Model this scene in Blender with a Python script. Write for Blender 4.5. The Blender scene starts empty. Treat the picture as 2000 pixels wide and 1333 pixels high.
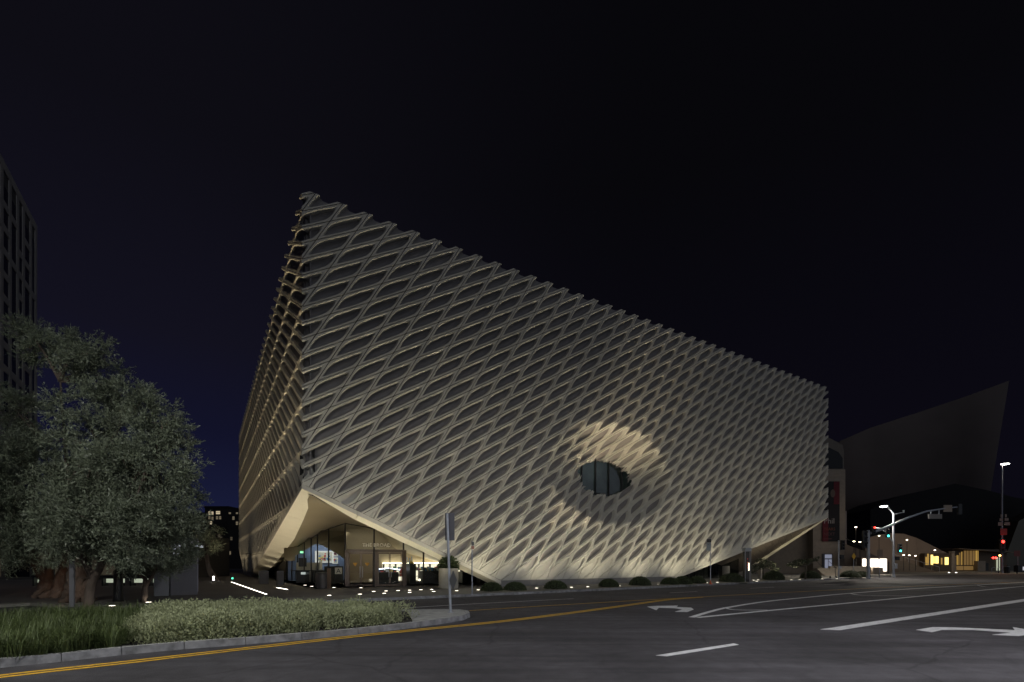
import bpy, bmesh, math, random
import numpy as np
from mathutils import Vector, Matrix
random.seed(7); rng = np.random.default_rng(7)
S = bpy.context.scene
C = S.collection
PI = math.pi

# ------------------------------------------------------------------ camera
F, YH, HC = 952.0, 1098.0, 1.8            # focal length and horizon in units of the 2000 px wide frame, eye height
cd = bpy.data.cameras.new('camera'); cam = bpy.data.objects.new('camera', cd); C.objects.link(cam)
cam.location = (0, 0, HC); cam.rotation_euler = (PI/2, 0, 0)
cd.sensor_width = 36; cd.lens = F/2000*36; cd.shift_x = 0; cd.shift_y = (YH-666.5)/2000
cd.clip_start = .1; cd.clip_end = 3000
S.camera = cam
S.view_settings.view_transform = 'Standard'; S.view_settings.look = 'None'
S.view_settings.exposure = 0; S.view_settings.gamma = 1; S.view_settings.use_curve_mapping = False
S.render.engine = 'CYCLES'
S.cycles.use_denoising = True
S.cycles.max_bounces = 6; S.cycles.diffuse_bounces = 3; S.cycles.transparent_max_bounces = 8
S.cycles.sample_clamp_indirect = 4; S.cycles.caustics_reflective = False; S.cycles.caustics_refractive = False

# ------------------------------------------------------------------ night sky
wd = bpy.data.worlds.new('World'); S.world = wd; wd.use_nodes = True
nt = wd.node_tree; nt.nodes.clear()
wo = nt.nodes.new('ShaderNodeOutputWorld'); bg = nt.nodes.new('ShaderNodeBackground')
tc = nt.nodes.new('ShaderNodeTexCoord'); sx = nt.nodes.new('ShaderNodeSeparateXYZ')
rp = nt.nodes.new('ShaderNodeValToRGB'); rp2 = nt.nodes.new('ShaderNodeValToRGB')
nt.links.new(tc.outputs['Generated'], sx.inputs[0])
nt.links.new(sx.outputs['Z'], rp.inputs[0]); nt.links.new(sx.outputs['Z'], rp2.inputs[0])
def ramp(r, pts):
    e = r.color_ramp.elements
    while len(e) > 1: e.remove(e[-1])
    e[0].position, e[0].color = pts[0][0], (*pts[0][1], 1)
    for p, c in pts[1:]:
        n = e.new(p); n.color = (*c, 1)
# the last of the dusk is still in the west (left of frame): one ramp for that side, one for the east
ramp(rp, [(0, (.0105, .0155, .048)), (.10, (.0085, .0105, .036)), (.22, (.0058, .0062, .0210)), (.36, (.0060, .0056, .0125)), (.6, (.0043, .0040, .0070)), (1, (.0040, .0038, .006))])
ramp(rp2, [(0, (.0034, .0031, .0058)), (.15, (.0033, .0029, .0064)), (.35, (.0028, .0025, .0050)), (.6, (.0021, .0020, .0030)), (1, (.002, .002, .003))])
mr = nt.nodes.new('ShaderNodeMapRange'); mr.inputs[1].default_value = -.55; mr.inputs[2].default_value = .25
mr.interpolation_type = 'SMOOTHSTEP'
nt.links.new(sx.outputs['X'], mr.inputs[0])
mx = nt.nodes.new('ShaderNodeMixRGB'); nt.links.new(mr.outputs[0], mx.inputs[0])
nt.links.new(rp.outputs[0], mx.inputs[1]); nt.links.new(rp2.outputs[0], mx.inputs[2])
nt.links.new(mx.outputs[0], bg.inputs[0]); bg.inputs[1].default_value = 1.0
nt.links.new(bg.outputs[0], wo.inputs[0])

# soft fill sun added as ambient city glow on the veil front
sd = bpy.data.lights.new('fill_sun', 'SUN'); sd.energy = .33; sd.angle = math.radians(70); sd.color = (.78, .85, 1.0)
so = bpy.data.objects.new('fill_sun', sd); C.objects.link(so)
so.rotation_euler = Vector((-.70, .64, -.34)).to_track_quat('-Z', 'Y').to_euler()

# ------------------------------------------------------------------ helpers
def G(px, py, z=0.0):
    t = (HC-z)*F/(py-YH); return Vector(((px-1000)/F*t, t, z))
def P(px, py, t):
    return Vector(((px-1000)/F*t, t, HC-(py-YH)*t/F))
def tag(o, label=None, cat=None, group=None, kind=None):
    if label: o['label'] = label
    if cat: o['category'] = cat
    if group: o['group'] = group
    if kind: o['kind'] = kind
    return o
def thing(name, label, cat, loc=(0, 0, 0), rz=0, group=None):
    o = bpy.data.objects.new(name, None); C.objects.link(o); o.empty_display_size = .2
    o.location = loc; o.rotation_euler = (0, 0, rz)
    return tag(o, label, cat, group)
class MB:
    def __init__(s): s.v = []; s.f = []; s.m = []
    def add(s, vs, fs, m=0):
        b = len(s.v); s.v += [tuple(x) for x in vs]; s.f += [tuple(b+i for i in f) for f in fs]; s.m += [m]*len(fs); return s
    def box(s, x0, x1, y0, y1, z0, z1, m=0):
        return s.add([(x0,y0,z0),(x1,y0,z0),(x1,y1,z0),(x0,y1,z0),(x0,y0,z1),(x1,y0,z1),(x1,y1,z1),(x0,y1,z1)],
            [(0,3,2,1),(4,5,6,7),(0,1,5,4),(1,2,6,5),(2,3,7,6),(3,0,4,7)], m)
    def obox(s, a, b, wid, h0, h1, m=0):      # upright box along the ground line a-b
        a = Vector(a[:2]); b = Vector(b[:2]); n = (b-a).normalized(); n = Vector((-n.y, n.x))*wid/2
        q = [a-n, b-n, b+n, a+n]
        return s.prism(q, h0, h1, m)
    def prism(s, poly, z0, z1, m=0):
        n = len(poly)
        vs = [(p[0], p[1], z0) for p in poly]+[(p[0], p[1], z1) for p in poly]
        fs = [tuple(range(n-1, -1, -1)), tuple(range(n, 2*n))]+[(i, (i+1) % n, n+(i+1) % n, n+i) for i in range(n)]
        return s.add(vs, fs, m)
    def tube(s, pts, rad, n=8, m=0, cap=True):
        pts = [Vector(p) for p in pts]
        if not hasattr(rad, '__len__'): rad = [rad]*len(pts)
        rings = []; up = Vector((.13, .21, .97))
        for i, p in enumerate(pts):
            d = (pts[min(i+1, len(pts)-1)]-pts[max(i-1, 0)]).normalized()
            if abs(d.dot(up)) > .97: up = Vector((.9, .3, .1))
            a = d.cross(up).normalized(); b = d.cross(a)
            rings.append([p+(a*math.cos(2*PI*k/n)+b*math.sin(2*PI*k/n))*rad[i] for k in range(n)])
        vs = [v for r in rings for v in r]; fs = []
        for i in range(len(pts)-1):
            for k in range(n): fs.append((i*n+k, i*n+(k+1) % n, (i+1)*n+(k+1) % n, (i+1)*n+k))
        if cap: fs += [tuple(range(n)), tuple(range((len(pts)-1)*n+n-1, (len(pts)-1)*n-1, -1))]
        return s.add(vs, fs, m)
    def lathe(s, prof, n=16, c=(0, 0), m=0):
        vs = []; fs = []
        for r, z in prof:
            vs += [(c[0]+r*math.cos(2*PI*k/n), c[1]+r*math.sin(2*PI*k/n), z) for k in range(n)]
        for i in range(len(prof)-1):
            for k in range(n): fs.append((i*n+k, i*n+(k+1) % n, (i+1)*n+(k+1) % n, (i+1)*n+k))
        fs += [tuple(range(n-1, -1, -1)), tuple(range((len(prof)-1)*n, len(prof)*n))]
        return s.add(vs, fs, m)
    def build(s, name, mat, parent=None, kind=None, smooth=False, bevel=0):
        me = bpy.data.meshes.new(name); me.from_pydata(s.v, [], s.f)
        mats = mat if isinstance(mat, (list, tuple)) else [mat]
        for x in mats: me.materials.append(x)
        if len(mats) > 1: me.polygons.foreach_set('material_index', s.m)
        bm = bmesh.new(); bm.from_mesh(me)
        bmesh.ops.recalc_face_normals(bm, faces=bm.faces[:])
        if bevel: bmesh.ops.bevel(bm, geom=[e for e in bm.edges if e.is_manifold and e.calc_face_angle(0) > .6], offset=bevel, segments=2, affect='EDGES', profile=.6)
        bm.to_mesh(me); bm.free()
        if smooth: me.polygons.foreach_set('use_smooth', [True]*len(me.polygons))
        o = bpy.data.objects.new(name, me); C.objects.link(o)
        if parent: o.parent = parent
        if kind: o['kind'] = kind
        return o
def copy_tree(o, parent=None):
    c = o.copy(); C.objects.link(c)
    if parent: c.parent = parent
    for ch in list(o.children): copy_tree(ch, c)
    return c
def npmesh(name, verts, nper, mat, parent=None, kind=None, smooth=False):
    nv = len(verts); nf = nv//nper
    me = bpy.data.meshes.new(name); me.vertices.add(nv); me.loops.add(nv); me.polygons.add(nf)
    me.vertices.foreach_set('co', np.ascontiguousarray(verts, dtype=np.float32).ravel())
    me.loops.foreach_set('vertex_index', np.arange(nv, dtype=np.int32))
    me.polygons.foreach_set('loop_start', np.arange(0, nv, nper, dtype=np.int32))
    me.materials.append(mat); me.update(calc_edges=True)
    if smooth: me.polygons.foreach_set('use_smooth', [True]*nf)
    o = bpy.data.objects.new(name, me); C.objects.link(o)
    if parent: o.parent = parent
    if kind: o['kind'] = kind
    return o
def light(kind, loc, watt, col, parent=None, target=None, angle=90, blend=1.0, rad=.1, size=None, name=None):
    d = bpy.data.lights.new(name or 'lamp_light', kind); d.energy = watt; d.color = col
    if kind == 'AREA':
        d.shape = 'RECTANGLE'; d.size, d.size_y = size
    else: d.shadow_soft_size = rad
    if kind == 'SPOT': d.spot_size = math.radians(angle); d.spot_blend = blend
    o = bpy.data.objects.new(name or 'lamp_light', d); C.objects.link(o); o.location = loc
    if target is not None: o.rotation_euler = (Vector(target)-Vector(loc)).to_track_quat('-Z', 'Y').to_euler()
    if parent: o.parent = parent
    return o

MATS = {}
def mat(name, col, rough=.6, metal=0, var=0, vscale=3, bump=0, bscale=40, spec=.5, var2=0, v2scale=.3, stretch=None):
    if name in MATS: return MATS[name]
    m = bpy.data.materials.new(name); m.use_nodes = True; MATS[name] = m
    n = m.node_tree.nodes; l = m.node_tree.links; b = n['Principled BSDF']
    b.inputs['Base Color'].default_value = (*col, 1); b.inputs['Roughness'].default_value = rough
    b.inputs['Metallic'].default_value = metal; b.inputs['Specular IOR Level'].default_value = spec
    if var or bump or var2:
        t = n.new('ShaderNodeTexCoord'); src = t.outputs['Object']
        if stretch:
            mp = n.new('ShaderNodeMapping'); mp.inputs['Scale'].default_value = stretch
            l.new(src, mp.inputs[0]); src = mp.outputs[0]
    prev = None
    for v, sc in ((var, vscale), (var2, v2scale)):
        if not v: continue
        x = n.new('ShaderNodeTexNoise'); x.inputs['Scale'].default_value = sc; x.inputs['Detail'].default_value = 6
        l.new(src, x.inputs['Vector'])
        g = n.new('ShaderNodeMapRange'); g.inputs[1].default_value = .3; g.inputs[2].default_value = .7
        g.inputs[3].default_value = 1-v; g.inputs[4].default_value = 1+v
        l.new(x.outputs[0], g.inputs[0])
        h = n.new('ShaderNodeMixRGB'); h.blend_type = 'MULTIPLY'; h.inputs[0].default_value = 1
        if prev: l.new(prev, h.inputs[1])
        else: h.inputs[1].default_value = (*col, 1)
        l.new(g.outputs[0], h.inputs[2]); prev = h.outputs[0]
    if prev: l.new(prev, b.inputs['Base Color'])
    if bump:
        x = n.new('ShaderNodeTexNoise'); x.inputs['Scale'].default_value = bscale; x.inputs['Detail'].default_value = 4
        l.new(src, x.inputs['Vector'])
        q = n.new('ShaderNodeBump'); q.inputs['Strength'].default_value = bump; q.inputs['Distance'].default_value = .02
        l.new(x.outputs[0], q.inputs['Height']); l.new(q.outputs[0], b.inputs['Normal'])
    return m
def glow(name, col, s):
    if name in MATS: return MATS[name]
    m = mat(name, (.02, .02, .02)); b = m.node_tree.nodes['Principled BSDF']
    b.inputs['Emission Color'].default_value = (*col, 1); b.inputs['Emission Strength'].default_value = s
    return m
def glass(name, tint=(.9, .95, .93), refl=.09):
    if name in MATS: return MATS[name]
    m = bpy.data.materials.new(name); m.use_nodes = True; MATS[name] = m
    n = m.node_tree.nodes; l = m.node_tree.links; n.clear()
    o = n.new('ShaderNodeOutputMaterial'); x = n.new('ShaderNodeMixShader'); t = n.new('ShaderNodeBsdfTransparent'); g = n.new('ShaderNodeBsdfGlossy')
    t.inputs[0].default_value = (*tint, 1); g.inputs['Roughness'].default_value = .02; x.inputs[0].default_value = refl
    l.new(t.outputs[0], x.inputs[1]); l.new(g.outputs[0], x.inputs[2]); l.new(x.outputs[0], o.inputs[0])
    return m

gfrc = mat('veil_concrete', (.47, .45, .395), .75, var=.06, vscale=2.5, bump=.08, bscale=60, var2=.07, v2scale=.25)
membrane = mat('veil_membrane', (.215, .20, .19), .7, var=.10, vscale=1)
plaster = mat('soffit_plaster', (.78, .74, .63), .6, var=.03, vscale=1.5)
lobbyp = mat('lobby_plaster', (.25, .21, .145), .5, var=.05, vscale=.7)
dark = mat('dark_void', (.012, .012, .013), .8)
mull = mat('mullion_metal', (.03, .027, .025), .4, metal=.6)
bronze = mat('bronze_frame', (.11, .085, .07), .4, metal=.7)
steel = mat('pole_steel', (.33, .35, .40), .5, metal=.5, var=.12, vscale=6)
galv = mat('galvanised', (.42, .44, .48), .55, metal=.3, var=.1, vscale=8)
def asphalt_mat():
    m = bpy.data.materials.new('asphalt'); m.use_nodes = True; n = m.node_tree.nodes; l = m.node_tree.links; b = n['Principled BSDF']
    t = n.new('ShaderNodeTexCoord')
    def layer(scale, rot, sc, detail, lo, hi, prev, a=.35, z=.65):
        mp = n.new('ShaderNodeMapping'); mp.inputs['Scale'].default_value = sc; mp.inputs['Rotation'].default_value = (0, 0, rot); l.new(t.outputs['Object'], mp.inputs[0])
        x = n.new('ShaderNodeTexNoise'); x.inputs['Scale'].default_value = scale; x.inputs['Detail'].default_value = detail; l.new(mp.outputs[0], x.inputs['Vector'])
        g = n.new('ShaderNodeMapRange'); g.inputs[1].default_value = a; g.inputs[2].default_value = z; g.inputs[3].default_value = lo; g.inputs[4].default_value = hi; l.new(x.outputs[0], g.inputs[0])
        if prev is None: return g.outputs[0]
        q = n.new('ShaderNodeMath'); q.operation = 'MULTIPLY'; l.new(prev, q.inputs[0]); l.new(g.outputs[0], q.inputs[1]); return q.outputs[0]
    v = layer(.35, 0, (1, 1, 1), 5, .72, 1.25, None)              # large patches
    v = layer(1.0, -.62, (.10, 1.9, 1), 4, .74, 1.24, v)          # wheel tracks and drag marks along the avenue
    v = layer(3.2, 0, (1, 1, 1), 6, .86, 1.14, v)
    v = layer(55, 0, (1, 1, 1), 2, .70, 1.35, v, .3, .7)          # aggregate
    for sc, w_, dk in ((.16, .008, .72), (.45, .010, .86)):       # cracks
        no = n.new('ShaderNodeTexNoise'); no.inputs['Scale'].default_value = 1.3; no.inputs['Detail'].default_value = 5; l.new(t.outputs['Object'], no.inputs['Vector'])
        ad = n.new('ShaderNodeMixRGB'); ad.blend_type = 'ADD'; ad.inputs[0].default_value = .5; l.new(t.outputs['Object'], ad.inputs[1]); l.new(no.outputs[1], ad.inputs[2])
        vo = n.new('ShaderNodeTexVoronoi'); vo.feature = 'DISTANCE_TO_EDGE'; vo.inputs['Scale'].default_value = sc; l.new(ad.outputs[0], vo.inputs['Vector'])
        g = n.new('ShaderNodeMapRange'); g.inputs[1].default_value = w_*.3*sc*6; g.inputs[2].default_value = w_*sc*6*1.0; g.inputs[3].default_value = dk; g.inputs[4].default_value = 1; l.new(vo.outputs['Distance'], g.inputs[0])
        q = n.new('ShaderNodeMath'); q.operation = 'MULTIPLY'; l.new(v, q.inputs[0]); l.new(g.outputs[0], q.inputs[1]); v = q.outputs[0]
    h = n.new('ShaderNodeMixRGB'); h.blend_type = 'MULTIPLY'; h.inputs[0].default_value = 1; h.inputs[1].default_value = (.064, .060, .068, 1); l.new(v, h.inputs[2])
    l.new(h.outputs[0], b.inputs['Base Color']); b.inputs['Roughness'].default_value = .8
    x = n.new('ShaderNodeTexNoise'); x.inputs['Scale'].default_value = 90; x.inputs['Detail'].default_value = 3; l.new(t.outputs['Object'], x.inputs['Vector'])
    q = n.new('ShaderNodeBump'); q.inputs['Strength'].default_value = .6; q.inputs['Distance'].default_value = .02; l.new(x.outputs[0], q.inputs['Height']); l.new(q.outputs[0], b.inputs['Normal'])
    return m
asphalt = asphalt_mat()
pave = mat('plaza_paving', (.125, .115, .11), .75, var=.10, vscale=2, bump=.1, bscale=60, var2=.12, v2scale=.3)
sidew = mat('sidewalk_concrete', (.20, .19, .17), .8, var=.10, vscale=2.2, bump=.15, bscale=80, var2=.1, v2scale=.3)
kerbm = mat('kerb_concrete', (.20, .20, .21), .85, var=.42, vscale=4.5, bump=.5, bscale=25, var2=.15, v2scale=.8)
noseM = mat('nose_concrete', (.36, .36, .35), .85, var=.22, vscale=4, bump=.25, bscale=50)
def paint_mat(name, col):
    m = mat(name, col, .7, var=.14, vscale=7, bump=.2, bscale=90); n = m.node_tree.nodes; l = m.node_tree.links; b = n['Principled BSDF']
    src = b.inputs['Base Color'].links[0].from_socket
    t = n.new('ShaderNodeTexCoord'); x = n.new('ShaderNodeTexNoise'); x.inputs['Scale'].default_value = 4.5; x.inputs['Detail'].default_value = 9; x.inputs['Roughness'].default_value = .75
    l.new(t.outputs['Object'], x.inputs['Vector'])
    g = n.new('ShaderNodeMapRange'); g.inputs[1].default_value = .54; g.inputs[2].default_value = .66; g.inputs[3].default_value = 0; g.inputs[4].default_value = .62; l.new(x.outputs[0], g.inputs[0])
    q = n.new('ShaderNodeMixRGB'); l.new(g.outputs[0], q.inputs[0]); l.new(src, q.inputs[1]); q.inputs[2].default_value = (.075, .07, .075, 1); l.new(q.outputs[0], b.inputs['Base Color'])
    return m
yel = paint_mat('yellow_paint', (.80, .46, .035))
whi = paint_mat('white_paint', (.74, .74, .75))
soil = mat('mulch', (.05, .045, .04), .95, var=.4, vscale=20, bump=1, bscale=60)
sand = mat('decomposed_granite', (.22, .20, .165), .95, var=.12, vscale=8, bump=.4, bscale=60)
bark = mat('olive_bark', (.115, .088, .07), .9, var=.35, vscale=5, bump=1, bscale=14, stretch=(1, 1, .35))
oliveL = mat('olive_leaf', (.155, .18, .122), .45, var=.32, vscale=1.6, var2=.25, v2scale=9)
shrubL = mat('shrub_leaf', (.31, .335, .185), .6, var=.22, vscale=3, var2=.25, v2scale=14)
grassL = mat('grass_blade', (.080, .108, .034), .6, var=.35, vscale=2, var2=.25, v2scale=12)
moundL = mat('mound_leaf', (.05, .07, .025), .6, var=.4, vscale=10)
beige = mat('beige_stone', (.30, .255, .20), .75, var=.10, vscale=2, bump=.1, bscale=30)
towerM = mat('tower_concrete', (.36, .335, .315), .8, var=.08, vscale=.5)
blk = mat('black_metal', (.012, .012, .013), .5)
wglass = mat('dark_window', (.008, .009, .012), .2, spec=.15)

# ------------------------------------------------------------------ museum frame: local x along the avenue front, y into the building, z up
AX, AY, TH = -11.3901, 26.4054, .5602
HU, QV, Z0, LP = .7307, 1.2983, 7.8207, 1.5446
LF, WS, ZT = 56.8, 60.9, 22.05
U2 = Vector((math.cos(TH), math.sin(TH))); V2 = Vector((-U2.y, U2.x)); A2 = Vector((AX, AY))
def W(u, w, z=0.0):
    p = A2+U2*u+V2*w; return Vector((p.x, p.y, z))
def loc_of(p):
    d = Vector(p[:2])-A2; return d.dot(U2), d.dot(V2)
def interp(x, pts):
    return float(np.interp(x, [p[0] for p in pts], [p[1] for p in pts]))
ZFP = [(0, 5.79), (12.6, .28), (30.2, .28), (57, 6.98)]
ZLP = [(0, 5.78), (35, .22), (48, .2), (61, 4.0)]
zf = lambda u: interp(u, ZFP)
zl = lambda w: interp(w, ZLP)

def on_plane(px, py, w):
    d = Vector(((px-1000)/F, 1)); o = A2+V2*w
    k = (o.x-d.x*o.y)/(d.x*U2.y-U2.x); q = o+U2*k
    return k, HC-(py-YH)*q.y/F
gn = gfrc.node_tree.nodes; gl = gfrc.node_tree.links; gb = gn['Principled BSDF']; gsrc = gb.inputs['Base Color'].links[0].from_socket
oi = gn.new('ShaderNodeObjectInfo'); om = gn.new('ShaderNodeMapRange'); om.inputs[3].default_value = .93; om.inputs[4].default_value = 1.06; gl.new(oi.outputs['Random'], om.inputs[0])
oh = gn.new('ShaderNodeMixRGB'); oh.blend_type = 'MULTIPLY'; oh.inputs[0].default_value = 1; gl.new(gsrc, oh.inputs[1]); gl.new(om.outputs[0], oh.inputs[2]); gl.new(oh.outputs[0], gb.inputs['Base Color'])
museum = thing('museum_building', 'museum wrapped in a pale honeycomb concrete veil lifted at its corners', 'museum', (AX, AY, 0), TH)

def ease(a, b, x):
    t = min(1, max(0, (x-a)/(b-a))); return t*t*(3-2*t)
OC = (23.1, 8.65, 6.5, 4.1)
def dent(u, z):
    r2 = ((u-OC[0])/OC[2])**2+((z-OC[1])/(OC[3] if z > OC[1] else 3.75))**2
    return 0 if r2 >= 1 else (1-r2)**1.12
N = 28
SQ = []
for k in range(N):
    s_ = k/N*4; q = int(s_); f = (s_-q)*2-1
    SQ.append([(f, -1), (1, f), (-f, 1), (-1, -f)][q])
def ring(es, et, rounded):
    out = []
    for x, y in SQ:
        kk = 0
        if rounded:
            kk = min(1, max(0, .33-.24*x*y+(.24*max(0, x+y-1)))); r = math.hypot(x, y); x, y = x*(1-kk)+x/r*kk, y*(1-kk)+y/r*kk
        out.append((.5+.5*x*es, .5+.5*y*et))
    return out
def rings_for(ps, pt):      # ps, pt: cell width in metres across s and t
    g = lambda m: (1-2*m/ps, 1-2*m/pt)
    R = [(ring(*g(.020), 0), .15), (ring(*g(.020), 0), 0), (ring(*g(.084), 1), 0), (ring(*g(.120), 1), .05), (ring(*g(.143), 1), .27), (ring(.62*(1-.28/ps), .50*(1-.28/pt), 1), .42)]
    return R
RF = rings_for(1.27, .745); RL = [(r_, d_ if d_ <= .15 else d_*.62) for r_, d_ in rings_for(2.6, .756)]
def cell_mesh(o, es, et, R, depthfac, face, dented):
    vs = []; fs = []; mi = []; flat = []
    for rg, d in R:
        for s_, t_ in rg:
            a = o[0]+es[0]*s_+et[0]*t_; z = o[1]+es[1]*s_+et[1]*t_
            dd = d*(depthfac(a, z) if d != .15 else 1)
            if dented:
                g = dent(a, z)
                if g: dd += 3.0*g; a += 1.5*g; z += .35*g*(1 if z > OC[1] else .3)
            vs.append((a, dd, z))
    n = len(R)
    for i in range(n-1):
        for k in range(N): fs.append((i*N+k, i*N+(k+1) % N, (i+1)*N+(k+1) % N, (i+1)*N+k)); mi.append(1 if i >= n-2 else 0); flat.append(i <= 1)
    c = Vector((0, 0, 0))
    for v in vs[-N:]: c += Vector(v)
    c /= N; vs.append((c.x, c.y+.01, c.z)); ci = len(vs)-1
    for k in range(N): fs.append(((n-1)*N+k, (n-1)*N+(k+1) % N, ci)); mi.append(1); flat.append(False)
    # the sleeve between the deep ring and the last bevel keeps the concrete, the back is membrane
    cz = depthfac(o[0]+(es[0]+et[0])/2, o[1]+(es[1]+et[1])/2)
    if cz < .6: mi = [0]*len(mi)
    bm = bmesh.new(); bv = [bm.verts.new(v if face == 0 else (v[1], v[0], v[2])) for v in vs]
    for f, m_, fl in zip(fs, mi, flat):
        q = bm.faces.new([bv[i] for i in (f if face == 0 else f[::-1])]); q.material_index = m_; q.smooth = not fl
    for rg_ in (1, 2, 4):
        for k in range(N):
            e = bm.edges.get((bv[rg_*N+k], bv[rg_*N+(k+1) % N]))
            if e: e.smooth = False
    return bm
def clip(bm, co, no):
    bmesh.ops.bisect_plane(bm, geom=bm.verts[:]+bm.edges[:]+bm.faces[:], plane_co=co, plane_no=no, clear_outer=True)

cells = []          # (importance, bmesh)
lobby_stop = {}
def front_fac(u, z): return ease(.2, 1.3+1.2*ease(9, 14, u)*(1-ease(29, 35, u)), z-zf(u))
def side_fac(w, z): return ease(.2, 1.5, z-zl(w))
ES, ET = (3*HU, QV), (HU, QV)
regular = None; regular_at = []
for j in range(-7, 12):
    for i in range(-8, 84):
        if (i+j) % 2: continue
        o = (i*HU, Z0+j*QV)
        u0, u1, z0, z1 = o[0], o[0]+4*HU, o[1], o[1]+2*QV
        if u1 < .02 or u0 > LF-.02 or z0 > ZT-.02: continue
        cu, cz = (u0+u1)/2, (z0+z1)/2
        low = min(zf(max(0, min(LF, x))) for x in (u0, cu, u1))+.27
        if z1 < low+.02: continue
        t = 26.4+.531*cu
        imp = 1/t**2
        hi = max(zf(max(0, min(LF, x))) for x in (u0, cu, u1))
        isreg = u0 > .75 and u1 < LF-.8 and z1 < ZT and z0 > hi+2.6 and not (((cu-OC[0])/(OC[2]+1.6))**2+((cz-OC[1])/(OC[3]+1.4))**2 < 1)
        if isreg:
            regular_at.append((imp, o)); continue
        bm = cell_mesh(o, ES, ET, RF, front_fac, 0, True)
        if u0 < .8: clip(bm, (0, 0, 0), (-1, 1, 0))
        if u1 > LF-.8: clip(bm, (LF, 0, 0), (1, 1, 0))
        if z1 > ZT: clip(bm, (0, 0, ZT), (0, 0, 1))
        if z0 < hi+.3:
            for (ua, za), (ub, zb) in zip(ZFP, ZFP[1:]):
                if ub > u0 and ua < u1 and len(bm.faces): clip(bm, (ua, 0, za+.262), ((zb-za)/(ub-ua), 0, -1))
        # the window in the dimple: cut the panels away where the opening is
        kill = [f for f in bm.faces if (lambda c: ((c.x-24.4)/2.85)**2+((c.z-8.95)/1.42)**2 < 1 and c.y > 1.5)(f.calc_center_median())]
        if kill: bmesh.ops.delete(bm, geom=kill, context='FACES')
        if kill and len(bm.faces):
            left = set(bm.faces); groups = []
            while left:
                st = [left.pop()]; g_ = [st[0]]
                while st:
                    f = st.pop()
                    for e in f.edges:
                        for h in e.link_faces:
                            if h in left: left.remove(h); st.append(h); g_.append(h)
                groups.append(g_)
            groups.sort(key=len)
            small = [f for g_ in groups[:-1] for f in g_]
            if small: bmesh.ops.delete(bm, geom=small, context='FACES')
        if len(bm.faces) < 3: bm.free(); continue
        cells.append((imp, bm, None))
bmr = cell_mesh((0, 0), ES, ET, RF, lambda a, z: 1, 0, False)
reg_me = bpy.data.meshes.new('veil_panel'); bmr.to_mesh(reg_me)
for imp, o in regular_at: cells.append((imp, None, o))
# side front (left of the corner): long cells between the 30 degree joints and level joints every second row
EL, TL = (3*LP, 2*QV), (LP, 0)
for j in range(-4, 8):
    for i in range(-6, 44):
        o = (i*LP, Z0-.2+.2+j*2*QV)
        w0, w1, z0, z1 = o[0], o[0]+4*LP, o[1], o[1]+2*QV
        if w1 < .02 or w0 > WS-.02 or z0 > ZT-.05: continue
        cw = (w0+w1)/2; cwc = min(WS, max(0, cw)); cz = (z0+z1)/2
        if z1 < min(zl(max(0, min(WS, x))) for x in (w0, cw, w1))+.27: continue
        t = 26.4+.847*max(0, cw)
        bm = cell_mesh(o, EL, TL, RL, side_fac, 1, False)
        if w0 < .8: clip(bm, (0, 0, 0), (1, -1, 0))
        if w1 > WS-.8: clip(bm, (0, WS, 0), (1, 1, 0))
        if z1 > ZT: clip(bm, (0, 0, ZT), (0, 0, 1))
        wa, wb = max(0, w0), min(WS, w1); wc = wa; s0 = (zl(wb)-zl(wa))/max(.01, wb-wa)
        if z0 < max(zl(max(0, min(WS, x))) for x in (w0, cw, w1))+.3: clip(bm, (0, wc, zl(wc)+.27), (0, s0, -1))
        if len(bm.faces) < 3: bm.free(); continue
        cells.append((.28/t**2, bm, None))
cells.sort(key=lambda c: -c[0])
rest = bmesh.new()
for n_, (imp, bm, o) in enumerate(cells):
    if n_ < 300:
        if bm is None: me = reg_me
        else: me = bpy.data.meshes.new('veil_panel'); bm.to_mesh(me); bm.free()
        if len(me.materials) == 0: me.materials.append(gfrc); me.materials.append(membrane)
        ob = bpy.data.objects.new('veil_panel', me); C.objects.link(ob); ob.parent = museum
        if o: ob.location = (o[0], 0, o[1])
    else:
        if bm is None:
            k0 = len(rest.verts); rest.from_mesh(reg_me); rest.verts.ensure_lookup_table()
            bmesh.ops.translate(rest, vec=(o[0], 0, o[1]), verts=rest.verts[k0:])
        else:
            tm = bpy.data.meshes.new('tmp'); bm.to_mesh(tm); bm.free(); rest.from_mesh(tm); bpy.data.meshes.remove(tm)
MB().box(.18, .62, .44, .50, 6.2, ZT-.5).box(.44, .50, .18, .438, 6.2, ZT-.5).build('corner_post', membrane, museum)
me = bpy.data.meshes.new('veil_panel_field'); rest.to_mesh(me); rest.free()
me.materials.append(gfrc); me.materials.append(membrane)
ob = bpy.data.objects.new('veil_panel_field', me); C.objects.link(ob); ob.parent = museum; ob['kind'] = 'stuff'

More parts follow.
